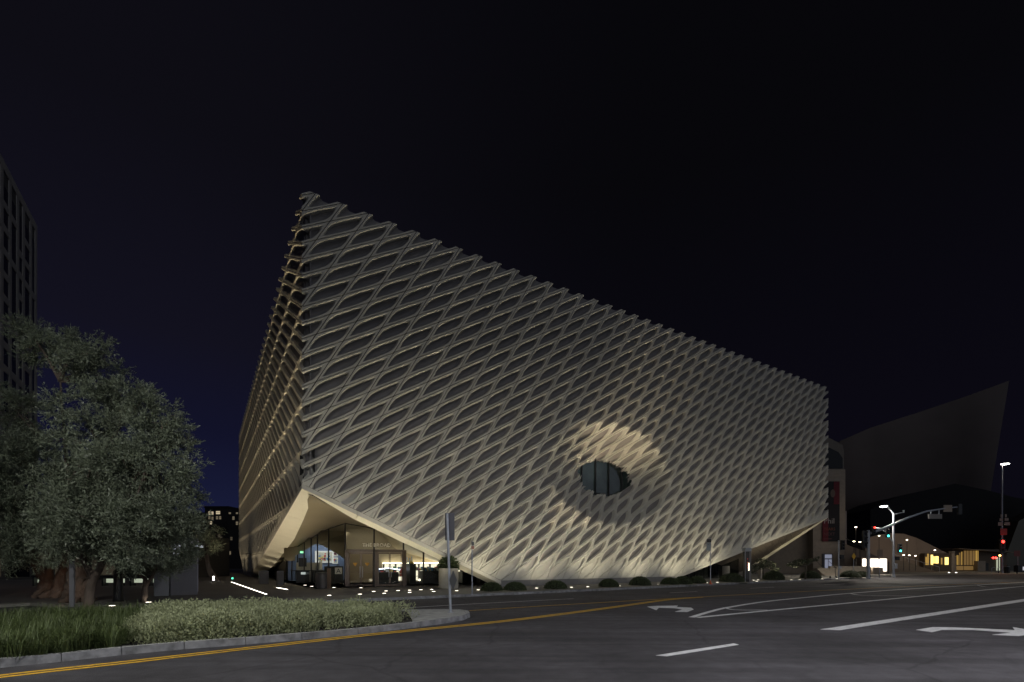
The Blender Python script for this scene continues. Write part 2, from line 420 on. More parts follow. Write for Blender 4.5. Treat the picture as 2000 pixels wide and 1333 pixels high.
# edge trim under the veil and the bright soffit returns, in lengths with open joints
def strip_piece(name, q, th, m, nrm):
    n = Vector(nrm)*th; q = [Vector(p) for p in q]
    b = MB(); b.add(q+[p+n for p in q], [(0,1,2,3),(7,6,5,4),(0,4,5,1),(1,5,6,2),(2,6,7,3),(3,7,4,0)])
    return b.build(name, m, museum)
fu = [0, 3, 6.1, 9.5, 12.6]+[12.6+17.6/6*k for k in range(1, 7)]+[32.8, 35.3, 37.6, 40, 42.2, 44.5, 47.5, 50.5, 53.7, LF]
for a, b in zip(fu, fu[1:]):
    a_, b_ = a+.012, b-.012
    base = 12.5 < a < 30
    if base:
        MB().box(a_, b_, .02, .5, .08, .54).build('base_course', mat('base_stone', (.17, .165, .16), .8, var=.1), museum)
    else:
        strip_piece('edge_trim', [(a_,0,zf(a)), (b_,0,zf(b)), (b_,0,zf(b)+.245), (a_,0,zf(a)+.245)], .2, gfrc, (0,1,0))
        D = .72
        a2, b2 = max(a_, .72 if a == 0 else 0), b_
        strip_piece('soffit_panel', [(a_+.02,.02,zf(a)-.004), (b_,.02,zf(b)-.004), (b2,D,zf(b)-.19), (a2,D,zf(a)-(.24 if a == 0 else .19))], .05, plaster, (0,0,1))
lw = [0, 6, 12, 18, 24, 30, 35]
dw = lambda w: interp(w, [(0, .72), (12, 1.30), (24, 1.30), (35, .8)])
drop = lambda w: interp(w, [(0, .24), (12, .36)])
for a, b in zip(lw, lw[1:]):
    a_, b_ = a+.015, b-.015
    strip_piece('edge_trim', [(0,a_,zl(a)), (0,b_,zl(b)), (0,b_,zl(b)+.245), (0,a_,zl(a)+.245)], .2, gfrc, (1,0,0))
    strip_piece('soffit_panel', [(.02,a_+.02,zl(a)-.004), (.02,b_,zl(b)-.004), (dw(b),b_,zl(b)-drop(b)), (dw(a),max(a_,.74 if a == 0 else 0),zl(a)-drop(a))], .05, plaster, (0,0,1))
for a, b in [(35, 38), (38, 42), (42, 48)]:
    MB().box(.02, .5, a, b-.02, .0, .47).build('base_course', gfrc, museum)
for a, b in [(48, 54), (54, WS)]:
    strip_piece('edge_trim', [(0,a,zl(a)), (0,b,zl(b)), (0,b,zl(b)+.245), (0,a,zl(a)+.245)], .2, gfrc, (1,0,0))
# far (north) side: the veil runs back from the right corner, its lit edge dropping to the ground
zn = lambda w: interp(w, [(0, 6.95), (3, 5.0), (6.5, 2.8), (9.9, .65), (11, .1)])
for a, b in [(0, 2.6), (2.6, 5.2), (5.2, 7.8), (7.8, 10.8)]:
    e = lambda w: interp(w, [(0, .15), (2.6, .75), (11, 1.0)])
    strip_piece('soffit_panel', [(LF-.02,a+.02,zn(a)-.004), (LF-.02,b,zn(b)-.004), (LF-e(b),b,zn(b)+.05), (LF-e(a),a+.02,zn(a)-.02)], .05, plaster, (0,0,1))
MB().add([(LF-.03,.75,ZT-.2),(LF-.03,.75,6.9),(LF-.03,10.8,.2),(LF-.03,20,.2),(LF-.03,WS,4),(LF-.03,WS,ZT-.2)], [(0,1,2,3,4,5)]).build('north_veil', gfrc, museum)
# ceiling of the raised north corner: planks from the avenue edge to the side edge
for k in range(14):
    f0, f1 = k/14, (k+.94)/14
    pts = []
    for f in (f0, f1):
        u = 55.9-f*19.5; w = .9+f*9.4
        pts += [(u, .8, zf(u)-.12), (LF-1.0+.0*f, w, zn(w)+.02)]
    strip_piece('ceiling_plank', [pts[0], pts[1], pts[3], pts[2]], .04, mat('north_ceiling', (.13, .105, .08), .6, var=.08), (0,0,1))
# lobby ceiling: smooth plaster between the two lifted edges, running on inside above the glass
def zc(u, w):
    a_ = max(u-dw(w)+.02, 0); b_ = max(w-.72, 0)
    s_ = b_/(a_+b_) if a_+b_ > 1e-6 else .5
    return (zf(u)-.19*min(1, w/.72))*(1-s_)+(zl(w)-(drop(w)-.01)*min(1, u/dw(w)))*s_+.05
us = np.concatenate([[.5], np.linspace(.72, 17, 33)]); ws = np.concatenate([[.5], np.linspace(.72, 30, 43)])
b = MB(); vs = [(u+max(0, dw(w)-.74), w, max(zc(u+max(0, dw(w)-.74), w), .15)) for w in ws for u in us]
gu = lambda w: interp(w, [(4.2, 5.2), (4.55, 4.3), (5.2, 3.75), (6.6, 3.45), (9, 3.0), (12, 2.55), (15, 2.15), (19, 1.75), (30, 1.4)])
def raised(v):      # inside the glass the ceiling steps up, except over the shop
    u, w, z = v
    if w < 4.9 or u < gu(w)+.25: return v
    return (u, w, max(z, z+(4.5-z)*(1-ease(7.0, 9.5, u))))
vs = [raised(v) for v in vs]
b.add(vs, [(j*34+i, j*34+i+1, (j+1)*34+i+1, (j+1)*34+i) for j in range(43) for i in range(33)])
b.build('lobby_ceiling', lobbyp, museum, smooth=True)
for side_ in (0, 1, 2):
    b = MB()
    if side_ < 2:
        for a, c in zip(fu, fu[1:]):
            if (a < 14 if side_ == 0 else a > 31): b.add([(a, .66, zf(a)-.02), (c, .66, zf(c)-.02), (c, .66, max(8, zf(c)+.5)), (a, .66, max(8, zf(a)+.5))], [(0, 1, 2, 3)])
    else:
        for a, c in zip(lw, lw[1:]): b.add([(.66, a, zl(a)-.02), (.66, c, zl(c)-.02), (.66, c, 8), (.66, a, 8)], [(0, 1, 2, 3)])
    b.build('veil_light_stop', dark, museum)  # unseen sheets added so shop light does not show through gaps
# dark inner volume (the vault) behind the veil, unseen, added to block light leaks
b = MB(); b.box(2, LF-2, 8.5, WS-2, 6.2, 20.6); b.box(17.5, 43, 5.6, WS-3, .1, 6.2); b.box(30, 56, 12, WS-3, .1, 6.2); b.box(2.2, 30, 31, WS-3, .1, 6.2)
b.build('inner_vault', dark, museum)
MB().box(.9, LF-.9, .9, WS-.9, 20.7, 20.9).build('roof_deck', dark, museum)
b = MB(); b.box(.86, .9, .9, WS-.9, 7, 20.6); b.box(.9, 17, .86, .9, 7.5, 20.6); b.box(29.5, LF-.9, .86, .9, 8, 20.6); b.box(17, 29.5, .86, .9, 13, 20.6)
b.build('veil_backing', dark, museum)
# oculus window
ow = thing('oculus_window', 'x', 'x'); bpy.data.objects.remove(ow)
oy = 2.95
b = MB(); b.box(19.2, 29.6, oy, oy+.03, 5.6, 11.8); ocg = b.build('oculus_glass', glass('oculus_pane', (.55, .62, .62), .06), museum)
for k, px_ in enumerate((1136, 1163, 1189, 1214.5, 1240)):
    u = on_plane(px_, 940, oy-.06)[0]
    MB().box(u-.05, u+.05, oy-.12, oy-.01, 5.6, 11.8).build('mullion', blk, ocg)
MB().box(19.2, 29.6, oy-.1, oy-.012, 7.62, 7.7).build('transom', blk, ocg)
room = mat('dark_room', (.20, .20, .185), .8, var=.3, vscale=.6)
b = MB(); b.box(19.2, 29.6, oy+3.0, oy+3.1, 5.6, 11.8); b.box(19.2, 29.6, oy+.1, oy+3, 5.5, 5.6); b.box(19.2, 29.6, oy+.1, oy+3, 11.8, 11.9); b.box(19.1, 19.2, oy+.1, oy+3, 5.6, 11.8); b.box(29.6, 29.7, oy+.1, oy+3, 5.6, 11.8)
b.build('oculus_room', room, museum)
b = MB(); b.box(20.4, 23.2, oy+1.2, oy+1.5, 7.0, 7.06); b.build('handrail', glow('cool_rail', (.3, .5, .6), .12), museum)
light('AREA', (24.4, oy+1.4, 11.6), 40, (.95, 1, .97), museum, (24.4, oy+2.4, 6), size=(7, 1))

# ------------------------------------------------------------------ lobby glass wall
GP = [(1.75, 19.0), (2.15, 15), (2.55, 12), (3.0, 9), (3.45, 6.6), (3.75, 5.2), (4.3, 4.55), (5.2, 4.3), (14.5, 4.2)]
def on_glass(px):
    d = Vector(((px-1000)/F, 1)); best = None
    for a, b_ in zip(GP, GP[1:]):
        p = W(*a); q = W(*b_)
        fa = p.x-d.x*p.y; fb = q.x-d.x*q.y
        if fa*fb <= 0:
            s_ = fa/(fa-fb) if fa != fb else 0
            c = (a[0]+(b_[0]-a[0])*s_, a[1]+(b_[1]-a[1])*s_)
            if best is None or c[1] < best[1]: best = c
    return best
FL = .12
ml = [549, 559, 570, 581, 594, 607.7, 620, 641.8, 674, 730.6, 788, 827, 864, 905]
mp = [on_glass(x) for x in ml]
mp = [p for p in mp if p]
gw = []
for k, (a, b_) in enumerate(zip(mp, mp[1:])):
    za, zb = max(FL+.3, zc(*a)), max(FL+.3, zc(*b_))
    door = 8 <= ml.index(min(ml, key=lambda x: abs(x-(1000+F*W(*a).x/W(*a).y)))) <= 9
    z_b = 2.62 if door else FL+.02
    q = [(a[0],a[1],z_b), (b_[0],b_[1],z_b), (b_[0],b_[1],zb), (a[0],a[1],za)]
    MB().add(q, [(0,1,2,3)]).build('glass_panel', glass('lobby_pane'), museum)
for a in mp:
    r = .045
    MB().box(a[0]-r, a[0]+r, a[1]-r, a[1]+r, FL, zc(*a)+.02).build('mullion', mull, museum)
for a, b_ in zip(mp, mp[1:]):
    MB().tube([(*a, zc(*a)-.01), (*b_, zc(*b_)-.01)], .035, 6).build('head_channel', mull, museum)
# entrance doors: two bays of two leaves in a bronze portal
dl, dr = on_glass(676), on_glass(788)
dz = 2.55
def lerp2(a, b_, s_): return (a[0]+(b_[0]-a[0])*s_, a[1]+(b_[1]-a[1])*s_)
for s_ in (0, .5, 1):
    c = lerp2(dl, dr, s_); wd_ = .13 if s_ != .5 else .16
    MB().box(c[0]-wd_, c[0]+wd_, c[1]-.22, c[1]-.05, FL, dz+.06).build('door_post', bronze, museum)
MB().obox((dl[0], dl[1]-.16), (dr[0], dr[1]-.16), .2, dz-.08, dz+.1).build('door_head', bronze, museum)
for k in range(4):
    a = lerp2(dl, dr, [.045, .25, .545, .75][k]); b_ = lerp2(dl, dr, [.245, .455, .745, .955][k])
    a = (a[0], a[1]-.12); b_ = (b_[0], b_[1]-.12)
    dr_ = MB().obox(a, b_, .05, FL+.02, FL+.16); dr_.obox(a, b_, .05, dz-.2, dz-.1); dr_.obox(a, b_, .03, 1.08, 1.11)
    dr_.obox(a, lerp2(a, b_, .06), .05, FL+.16, dz-.2); dr_.obox(lerp2(a, b_, .94), b_, .05, FL+.16, dz-.2)
    dd_ = dr_.build('door_leaf', bronze, museum)
    MB().add([(*a, FL+.16), (*b_, FL+.16), (*b_, dz-.2), (*a, dz-.2)], [(0,1,2,3)]).build('door_pane', glass('door_glass', (.75, .75, .7), .08) if k < 2 else glass('lobby_pane'), dd_)
    h = lerp2(a, b_, .9 if k % 2 == 0 else .1)
    MB().tube([(h[0], h[1]-.08, .75), (h[0], h[1]-.08, 1.5)], .018, 6).build('handle', galv, dd_)
    if k < 2:   # round warning sticker on the dark leaves
        c = lerp2(a, b_, .5)
        MB().add([(c[0]-.14, c[1]-.03, 1.74), (c[0]+.14, c[1]-.03, 1.74), (c[0]+.14, c[1]-.03, 1.68), (c[0], c[1]-.03, 1.50), (c[0]-.14, c[1]-.03, 1.68)], [(0,1,2,3,4)]).build('sticker', mat('sticker_orange', (.6, .3, .02), .5), dd_)

FONT_CACHE = {}
def text(body, size, m, loc, rot, parent=None, name='lettering', depth=.01, align='LEFT', kind=None):
    cu = bpy.data.curves.new('txt', 'FONT'); cu.body = body; cu.size = size; cu.extrude = depth; cu.align_x = align; cu.resolution_u = 2
    to = bpy.data.objects.new('txt', cu); C.objects.link(to)
    dg = bpy.context.evaluated_depsgraph_get(); me = bpy.data.meshes.new_from_object(to.evaluated_get(dg))
    bpy.data.objects.remove(to)
    me.materials.clear(); me.materials.append(m)
    o = bpy.data.objects.new(name, me); C.objects.link(o); o.location = loc; o.rotation_euler = rot
    if parent: o.parent = parent
    return o
a = on_glass(706); c = on_glass(753)
text('THE BROAD', .34, mat('frosted_letter', (.9, .87, .78), .6), (a[0], a[1]-.20, 2.82), (PI/2, 0, math.atan2(c[1]-a[1], c[0]-a[0])), museum, depth=.006)

# ------------------------------------------------------------------ lobby interior
MB().box(1.2, 19, 4.0, 30, .02, FL+.004).build('lobby_floor', mat('polished_floor', (.22, .20, .175), .35, var=.08), museum)
# back walls
ya = 15.6
arch = [on_plane(x, y, ya) for x, y in ((556, 1096), (580, 1084), (600, 1073), (612, 1065), (620, 1062), (632, 1066), (645, 1073), (658, 1081), (668, 1087), (676, 1094))]
au0, au1 = arch[0][0], arch[-1][0]
blue = mat('blue_grey_wall', (.16, .20, .29), .7, var=.06, vscale=1)
MB().box(1.8, 14, 19.0, 19.1, FL, 4.5).build('blue_wall', blue, museum)
MB().box(5.12, 17.4, 11.6, 11.7, FL, 4.5).build('shop_wall', lobbyp, museum)
MB().box(17.3, 17.4, 4.4, 11.6, FL, 3.5).build('shop_end_wall', lobbyp, museum)
MB().box(1.9, 2.3, 21, 30.5, FL, 4.0).build('lobby_side_wall', mat('side_wall', (.10, .095, .085), .7), museum)
# plaster arch in front of the blue wall
b = MB()
for (u0, z0), (u1, z1) in zip(arch, arch[1:]):
    b.add([(u0,ya,z0),(u1,ya,z1),(u1,ya,4.7),(u0,ya,4.7),(u0,ya+.4,z0),(u1,ya+.4,z1),(u1,ya+.4,4.7),(u0,ya+.4,4.7)], [(0,1,2,3),(0,4,5,1),(4,7,6,5)])
b.add([(au1,ya,.12),(au1+6,ya,.12),(au1+6,ya,4.7),(au1,ya,4.7)], [(0,1,2,3)])
b.add([(1.9,ya,1.9),(au0,ya,1.9),(au0,ya,4.7),(1.9,ya,4.7)], [(0,1,2,3)])
b.build('plaster_arch', lobbyp, museum)
MB().box(1.95, 3.9, 15.2, 15.5, FL, 1.75).build('low_partition', mat('low_wall', (.35, .33, .29), .7), museum)
light('AREA', W(5.0, 17.0, 3.4), 52, (.84, .91, 1.0), None, W(5.2, 19, 1.5), size=(2.5, .5))
light('AREA', W(7, 8.5, 3.6), 62, (1, .86, .64), None, W(7.5, 10.5, 0), size=(3, 3))
light('AREA', W(4.6, 12.5, 4.1), 50, (1, .86, .64), None, W(4.4, 12, 0), size=(2, 2))
light('AREA', W(13, 8.2, 2.2), 110, (1, .9, .72), None, W(13.2, 11.6, 1.2), size=(5, .6))

def in_lobby(px, t): 
    return Vector(((px-1000)/F*t, t, FL))
def boxthing(name, label, cat, px, t, w, d, h, m, parts=(), rz=TH, z=FL, group=None):
    o = thing(name, label, cat, ((px-1000)/F*t, t, z), rz, group)
    MB().box(-w/2, w/2, -d/2, d/2, 0, h).build('body', m, o, bevel=.012)
    return o
# lit shop shelving along the back wall
sh = thing('shelf_wall', 'long back-lit shop shelving under a bright cove of light', 'shelf', W(12.6, 11.2, FL), TH)
warmw = glow('shelf_glow', (1, .90, .68), 1.3)
MB().box(-4.6, 4.6, .28, .36, .1, 1.5).build('backlight', warmw, sh)
for k in range(3): MB().box(-4.6, 4.6, -.1, .27, [.45, .95, 1.5][k], [.48, .98, 1.54][k]).build('shelf', mat('shelf_board', (.10, .08, .06), .6), sh)
for k in range(10): MB().box(-4.6+k*1.02, -4.57+k*1.02, -.1, .275, .0, 1.5).build('upright', mat('shelf_board', (.10, .08, .06), .6), sh)
MB().box(-4.6, 4.6, .1, .26, 1.56, 1.6).build('cove_light', glow('cove', (1, .88, .62), 16), sh)
cols = [(.5, .08, .06), (.06, .2, .4), (.6, .45, .1), (.05, .05, .05), (.4, .4, .38), (.1, .3, .12), (.5, .2, .35)]
colm = [mat('goods_%s' % n_, c, .5) for n_, c in zip(('red', 'blue', 'ochre', 'black', 'grey', 'green', 'pink'), cols)]
b = MB()
for k in range(120):
    x = random.uniform(-4.4, 4.4); lv = random.choice([.48, .98, .98, .0]); w_ = random.uniform(.05, .16); h_ = random.uniform(.12, .36)
    b.box(x-w_, x+w_, -.06, .14, lv+.002, lv+h_, random.randrange(7))
b.build('goods', colm, sh, kind='stuff')
# counters, stands and goods on the shop floor
for n_, (px, t, w_, h_, lab) in enumerate([(846, 38.6, 2.0, .98, 'black display counter crowded with dark goods beside the planter'),
        (803, 37.8, .5, 1.55, 'narrow black pillar stand carrying a bright blue and red parcel'),
        (755, 39, 1.7, .85, 'low black table seen through the right pair of doors'),
        (912, 39.5, 1.2, .9, 'dark display counter right of the planter with clothes hung over it'),
        (950, 38.6, 1.5, .95, 'low dark counter under the sloping soffit with blue and orange bags')]):
    o = boxthing('display_counter', lab, 'counter', px, t, w_, .8, h_, mat('black_lacquer', (.018, .018, .018), .4), group='display counters in the museum shop')
    b = MB()
    for k in range(int(10*w_)):
        x = random.uniform(-w_/2+.13, w_/2-.13); hh = random.uniform(.06, .28); ww = random.uniform(.04, .12)
        b.box(x-ww, x+ww, -.2+random.uniform(-.1, .1), .1, h_+.002, h_+hh, random.choice([3, 3, 3, 4, 0, 1, 2]))
    b.build('goods', colm, o, kind='stuff')
o = thing('parcel_stand', 'tall bundle of brown and blue poster tubes left of the pillar stand', 'poster tubes', ((778-1000)/F*38.2+.9, 38.2, FL), TH)
MB().box(-.3, .3, -.3, .3, 0, 1.25).build('stand', mat('black_lacquer', (.018, .018, .018), .4), o)
for k in range(6): MB().tube([(-.2+.08*k, 0, 1.252), (-.32+.1*k, .05, 2.0+.05*(k % 3))], .035, 6).build('tube', [mat('kraft', (.35, .24, .14), .7), colm[1]][k % 2], o)
for k, px in enumerate((741, 765)):
    o = thing('poster', ('red striped poster on the lit wall left of the pillar stand', 'small red and white poster beside it nearer the doors')[k], 'poster', ((px+42-1000)/F*40.5, 40.5, .8+.0*k), TH, 'posters in the museum shop')
    MB().box(-.16, .16, -.02, .02, 0, .5).build('sheet', mat('white_board', (.7, .68, .62), .6), o)
    MB().box(-.12, .12, -.03, -.021, .06, .44).build('print', colm[0], o)
# framed abstract picture and two small ones on the blue wall, lit look put into glowing frames
def wallpic(name, label, px, py, t, w_, h_, blobs):
    p = P(px, py, t); o = thing(name, label, 'picture', (p.x, p.y, p.z), TH, 'framed pictures on the blue lobby wall')
    MB().box(-w_/2, w_/2, -.03, .03, -h_/2, h_/2).build('frame', glow('mount_glow', (1, .97, .9), .62), o)
    MB().box(-w_*.34, w_*.42, -.04, -.031, -h_*.40, h_*.40).build('canvas', mat('canvas_pale', (.55, .5, .38), .8), o)
    for k in range(blobs):
        x = random.uniform(-w_*.28, w_*.28); z = random.uniform(-h_*.3, h_*.3); r = random.uniform(.04, .12)
        MB().add([(x+r*random.uniform(.6, 1.5)*math.cos(a_), -.042-.0006*k, z+r*math.sin(a_)) for a_ in np.linspace(0, 2*PI, 7)[:-1]], [tuple(range(6))]).build('paint_mark', colm[k % 5], o)
    return o
wallpic('framed_picture', 'large framed abstract picture on the blue lobby wall', 633.5, 1088, 44.95, 1.62, 1.08, 22)
o = wallpic('framed_picture', 'small upper picture with a dark oval, right of the large abstract one', 654.5, 1081.5, 45.5, .48, .52, 0)
MB().add([(.12*math.cos(a_), -.05, .15*math.sin(a_)) for a_ in np.linspace(0, 2*PI, 13)[:-1]], [tuple(range(12))]).build('oval', mat('dark_plum', (.10, .02, .04), .6), o)
wallpic('framed_picture', 'small lower picture with a blue bar, under the dark oval one', 654.5, 1095.3, 45.5, .48, .56, 2)
ex = thing('exit_sign', 'green lit exit sign hanging in the lobby left of the pictures', 'exit sign', P(590.5, 1079, 40), TH)
MB().box(-.17, .17, -.04, .04, -.09, .09).build('box', glow('exit_green', (.05, .75, .25), 1.1), ex)
text('EXIT', .15, glow('exit_white', (.8, 1, .85), 2), (0, -.045, -.052), (PI/2, 0, 0), ex, depth=.003, align='CENTER')
MB().tube([(0, 0, .09), (0, 0, 1.2)], .012, 6).build('hanger', blk, ex)
o = thing('ticket_desk', 'dark ticket desk with a white notice on its front, under the exit sign', 'desk', in_lobby(591, 39.3), TH)
MB().box(-.85, .85, -.3, .3, .95, 1.02).build('top', blk, o); MB().box(-.5, .5, -.2, .2, 0, .95).build('base', blk, o)
MB().box(-.17, .17, -.33, -.31, .68, .86).build('notice', glow('notice_white', (.8, .9, .85), .5), o)
MB().box(-.3, .3, .0, .06, 1.3, 2.0).build('screen', blk, o)
o = thing('easel_sign', 'black easel holding a white board with the letter A, left of the doors', 'sign', in_lobby(661, 37.5), TH)
for k in (-1, 1): MB().tube([(.3*k, .1, 0), (.05*k, .12, 1.5)], .025, 6).build('leg', blk, o)
MB().box(-.26, .26, -.02, .02, .75, 1.25).build('board', mat('white_board', (.7, .68, .62), .6), o)
text('A', .5, blk, (0, -.025, .82), (PI/2, 0, 0), o, depth=.002, align='CENTER')
for n_, (px, t, h_, lab) in enumerate([(652, 38.3, 1.35, 'dark information counter behind the bin beside the doors'), (626, 40, 1.0, 'low grey bench-like plinth under the large picture')]):
    boxthing('lobby_plinth', lab, 'plinth', px, t, 1.3, .6, h_, blk)
bottle = thing('drink_fountain', 'pale slim fountain column under the large picture', 'fountain', in_lobby(626.5, 40.9), TH)
MB().box(-.1, .1, -.1, .1, 0, 1.75).build('column', mat('white_board', (.7, .68, .62), .6), bottle)
MB().box(-.14, .14, -.2, .1, 1.0, 1.08).build('basin', galv, bottle)
# strip of blue-white light on the counter seen through the right doors
o = thing('light_wand', 'bent blue-white tube light glowing over the low table behind the doors', 'light', ((760-1000)/F*38.6, 38.6, 1.25), TH)
MB().tube([(-.95, 0, -.02), (0, 0, .06), (.9, 0, -.08)], .028, 6).build('tube', glow('cool_tube', (.75, .8, 1), 5), o)

# in front of the glass: bins, post, planters
o = thing('litter_bin', 'dark ribbed cylindrical litter bin in front of the lobby glass', 'bin', G(628.5, 1150, FL), 0)
MB().lathe([(.36, 0), (.38, .05), (.38, .92), (.35, .95)], 20).build('drum', mat('bin_metal', (.07, .065, .065), .5, metal=.4), o, smooth=False)
MB().lathe([(.37, .955), (.37, 1.0), (.2, 1.02)], 20).build('lid', blk, o)
o = thing('sign_post', 'slim brown post beside the litter bin by the glass', 'post', G(642.5, 1150, FL), 0)
MB().box(-.1, .1, -.08, .08, 0, 1.28).build('post', mat('brown_post', (.16, .11, .075), .5), o); MB().box(-.12, .12, -.1, .1, 1.282, 1.31).build('cap', blk, o)
for k, (px, py, lab) in enumerate([(515, 1141, 'grey bin at the foot of the left soffit'), (547, 1143, 'short dark bollard box at the left end of the glass wall')]):
    o = thing('utility_box', lab, 'box', G(px, py, FL), TH); MB().box(-.32+.1*k, .32-.1*k, -.3, .3, 0, 1.0).build('case', mat('bin_metal', (.07, .065, .065), .5), o, bevel=.02); MB().box(-.3+.1*k, .3-.1*k, -.28, .28, 1.001, 1.03).build('lid', blk, o)
def leafcloud(name, centers, dirs, L_, wd_, m, parent=None, kind=None):
    c = np.asarray(centers, float); d = np.asarray(dirs, float); n = len(c)
    d /= np.linalg.norm(d, axis=1)[:, None]+1e-9
    r = rng.normal(size=(n, 3)); s_ = np.cross(d, r); s_ /= np.linalg.norm(s_, axis=1)[:, None]+1e-9
    L1 = (L_*rng.uniform(.7, 1.3, n))[:, None]; w1 = (wd_*rng.uniform(.7, 1.3, n))[:, None]
    v = np.stack([c, c+d*L1*.5+s_*w1, c+d*L1, c+d*L1*.5-s_*w1], 1).reshape(-1, 3)
    return npmesh(name, v, 4, m, parent, kind)
def planter(px, py, r, h, label, plant):
    o = thing('round_planter', label, 'planter', G(px, py, FL), 0, 'round concrete planters by the museum')
    MB().lathe([(r*.93, 0), (r, .05), (r, h), (r*.9, h), (r*.88, h-.12)], 28).build('pot', mat('planter_concrete', (.33, .31, .26), .75, var=.1), o, smooth=False)
    if plant:
        n = 1500; u_ = rng.normal(size=(n, 3)); u_ /= np.linalg.norm(u_, axis=1)[:, None]; u_[:, 2] = abs(u_[:, 2])
        p = u_*rng.uniform(.3, 1, n)[:, None]*[r*1.05, r*1.05, .75]+[0, 0, h]
        leafcloud('foliage', p, u_+rng.normal(size=(n, 3))*.5, .16, .04, mat('planter_leaf', (.05, .07, .025), .5, var=.3), o, 'stuff')
planter(876, 1150, .62, 1.28, 'round pale planter with a dark bush in front of the shop glass', True)
planter(1414, 1129, .55, 1.25, 'round planter standing alone in front of the dark glass below the right edge', False)
planter(1364, 1129, .95, 1.3, 'wide low planter at the left end of the dark glass', False)

# right-hand dark glass under the lifted edge
b = MB()
for k in range(9):
    u0 = 31.2+k*1.45; u1 = u0+1.40
    zt0 = max(.4, zf(u0)+.1); zt1 = max(.4, zf(u1)+.1)
    q = [(u0,3.2,FL),(u1,3.2,FL),(u1,3.2,min(zt1,3.3)),(u0,3.2,min(zt0,3.3))]
    g_ = MB().add(q, [(0,1,2,3)]).build('dark_glass_panel', glass('dark_pane', (.35, .38, .36), .10), museum)
    MB().box(u1-.0, u1+.05, 3.12, 3.19, FL, min(zt1, 3.3)).build('mullion', mull, g_)

# ------------------------------------------------------------------ ground
MB().box(-700, 700, -300, 1500, -.6, -.03).build('ground', mat('far_ground', (.05, .05, .05), .9, var=.2, vscale=.1), None, 'structure')
def flat(name, pts, z, m, kind='structure', th=None):
    b = MB()
    if th: b.prism(pts, z-th, z)
    else: b.add([(p[0], p[1], z) for p in pts], [tuple(range(len(pts)))])
    return b.build(name, m, None, kind)
flat('road', [(-80, -60), (260, -60), (260, 190), (-80, 190)], 0, asphalt)
K0 = G(754, 1173); K1 = G(1300, 1148); K2 = G(1640, 1131.5)
dk = (K1-K0).normalized()
KA = K0-dk*9.5; 
side = W(-45, 0); 
# museum sidewalk: kerb line then up to the building and the plaza to the left
kb = [KA, K0, K1, K2]
dk2 = (K2-K1).normalized(); K3 = K2+dk2*5
nrm = Vector((-dk.y, dk.x, 0))
c1 = K3+Vector((2.5, 2.5, 0)); c2 = c1+Vector((V2.x, V2.y, 0))*60
plaza_pts = [KA, K0, K1, K2, K3, c1, c2, W(30, 64), W(-60, 64), W(-60, -2), W(-14, -2.5), W(-10.5, -1)]
flat('sidewalk', [(p.x, p.y) for p in plaza_pts], FL, sidew, th=.2)
# darker plaza paving over the left part and along the doors
pl = [W(-59, 62), W(-59, 0), W(-10, -.4), W(-6, -3.6), W(2, -3.2), W(6, -1.2), W(16, .2), W(16, 4), W(1, 30), W(0, 62)]
flat('plaza_paving', [(p.x, p.y) for p in pl], FL+.004, pave)
# kerb stones along the sidewalk
kst = thing('sidewalk_kerb', 'x', 'x'); del kst['label']; del kst['category']; kst['kind'] = 'structure'
path = [KA, K0, K1, K2, K3, c1]
for a, b_ in zip(path, path[1:]):
    L_ = (b_-a).length; n = max(1, int(L_/3))
    for k in range(n):
        p = a+(b_-a)*(k/n); q = a+(b_-a)*((k+1)/n); d = (q-p).normalized()*.008; off = Vector((d.y, -d.x, 0)).normalized()*.07
        MB().obox(p+d+off, q-d+off, .16, -.02, FL+.014).build('kerb_stone', kerbm, kst)

# traffic markings
def paint(name, label, cat, pix, m, z=.006, group=None, kind=None):
    pts = [G(x, y) for x, y in pix]
    b = MB(); b.prism([(p.x, p.y) for p in pts], z-.004, z)
    o = b.build(name, m)
    return tag(o, label, cat, group, kind)
def stripe(name, label, cat, pix, w_, m, z=.006, off=0, group=None):
    pts = [G(x, y) for x, y in pix]
    # smooth resample
    n = 10; dense = []
    for i in range(len(pts)-1):
        p0, p1, p2, p3 = pts[max(i-1, 0)], pts[i], pts[i+1], pts[min(i+2, len(pts)-1)]
        for k in range(n):
            t = k/n; dense.append(.5*((2*p1)+(p2-p0)*t+(2*p0-5*p1+4*p2-p3)*t*t+(3*p1-p0-3*p2+p3)*t**3))
    dense.append(pts[-1]); b = MB(); vs = []
    for i, p in enumerate(dense):
        d = (dense[min(i+1, len(dense)-1)]-dense[max(i-1, 0)]).normalized(); nn = Vector((-d.y, d.x, 0))
        vs += [p+nn*(off-w_/2), p+nn*(off+w_/2)]
    vs = [(v.x, v.y, z) for v in vs]
    b.add(vs, [(2*i, 2*i+1, 2*i+3, 2*i+2) for i in range(len(dense)-1)])
    return tag(b.build(name, m), label, cat, group)
ypix = [(-260, 1357), (0, 1322), (250, 1294), (480, 1267.5), (740, 1238.5), (1000, 1212), (1180, 1189), (1300, 1172.5), (1370, 1167)]
stripe('yellow_line', 'near stripe of the double yellow line sweeping past the planted island', 'road marking', ypix, .12, yel, off=-.105, group='stripes of the double yellow line')
stripe('yellow_line', 'far stripe of the double yellow line, on its island side', 'road marking', ypix, .12, yel, off=.105, group='stripes of the double yellow line')
stripe('yellow_line', 'thin single yellow line running from the island tip to the right', 'road marking', [(917, 1193.5), (1100, 1182), (1370, 1166.5), (1600, 1154.5), (1800, 1145), (2080, 1134)], .11, yel, z=.010)
stripe('lane_line', 'faint white lane line in the far lane behind the island tip', 'road marking', [(800, 1187.5), (900, 1181.5), (1040, 1174), (1120, 1170)], .10, whi)
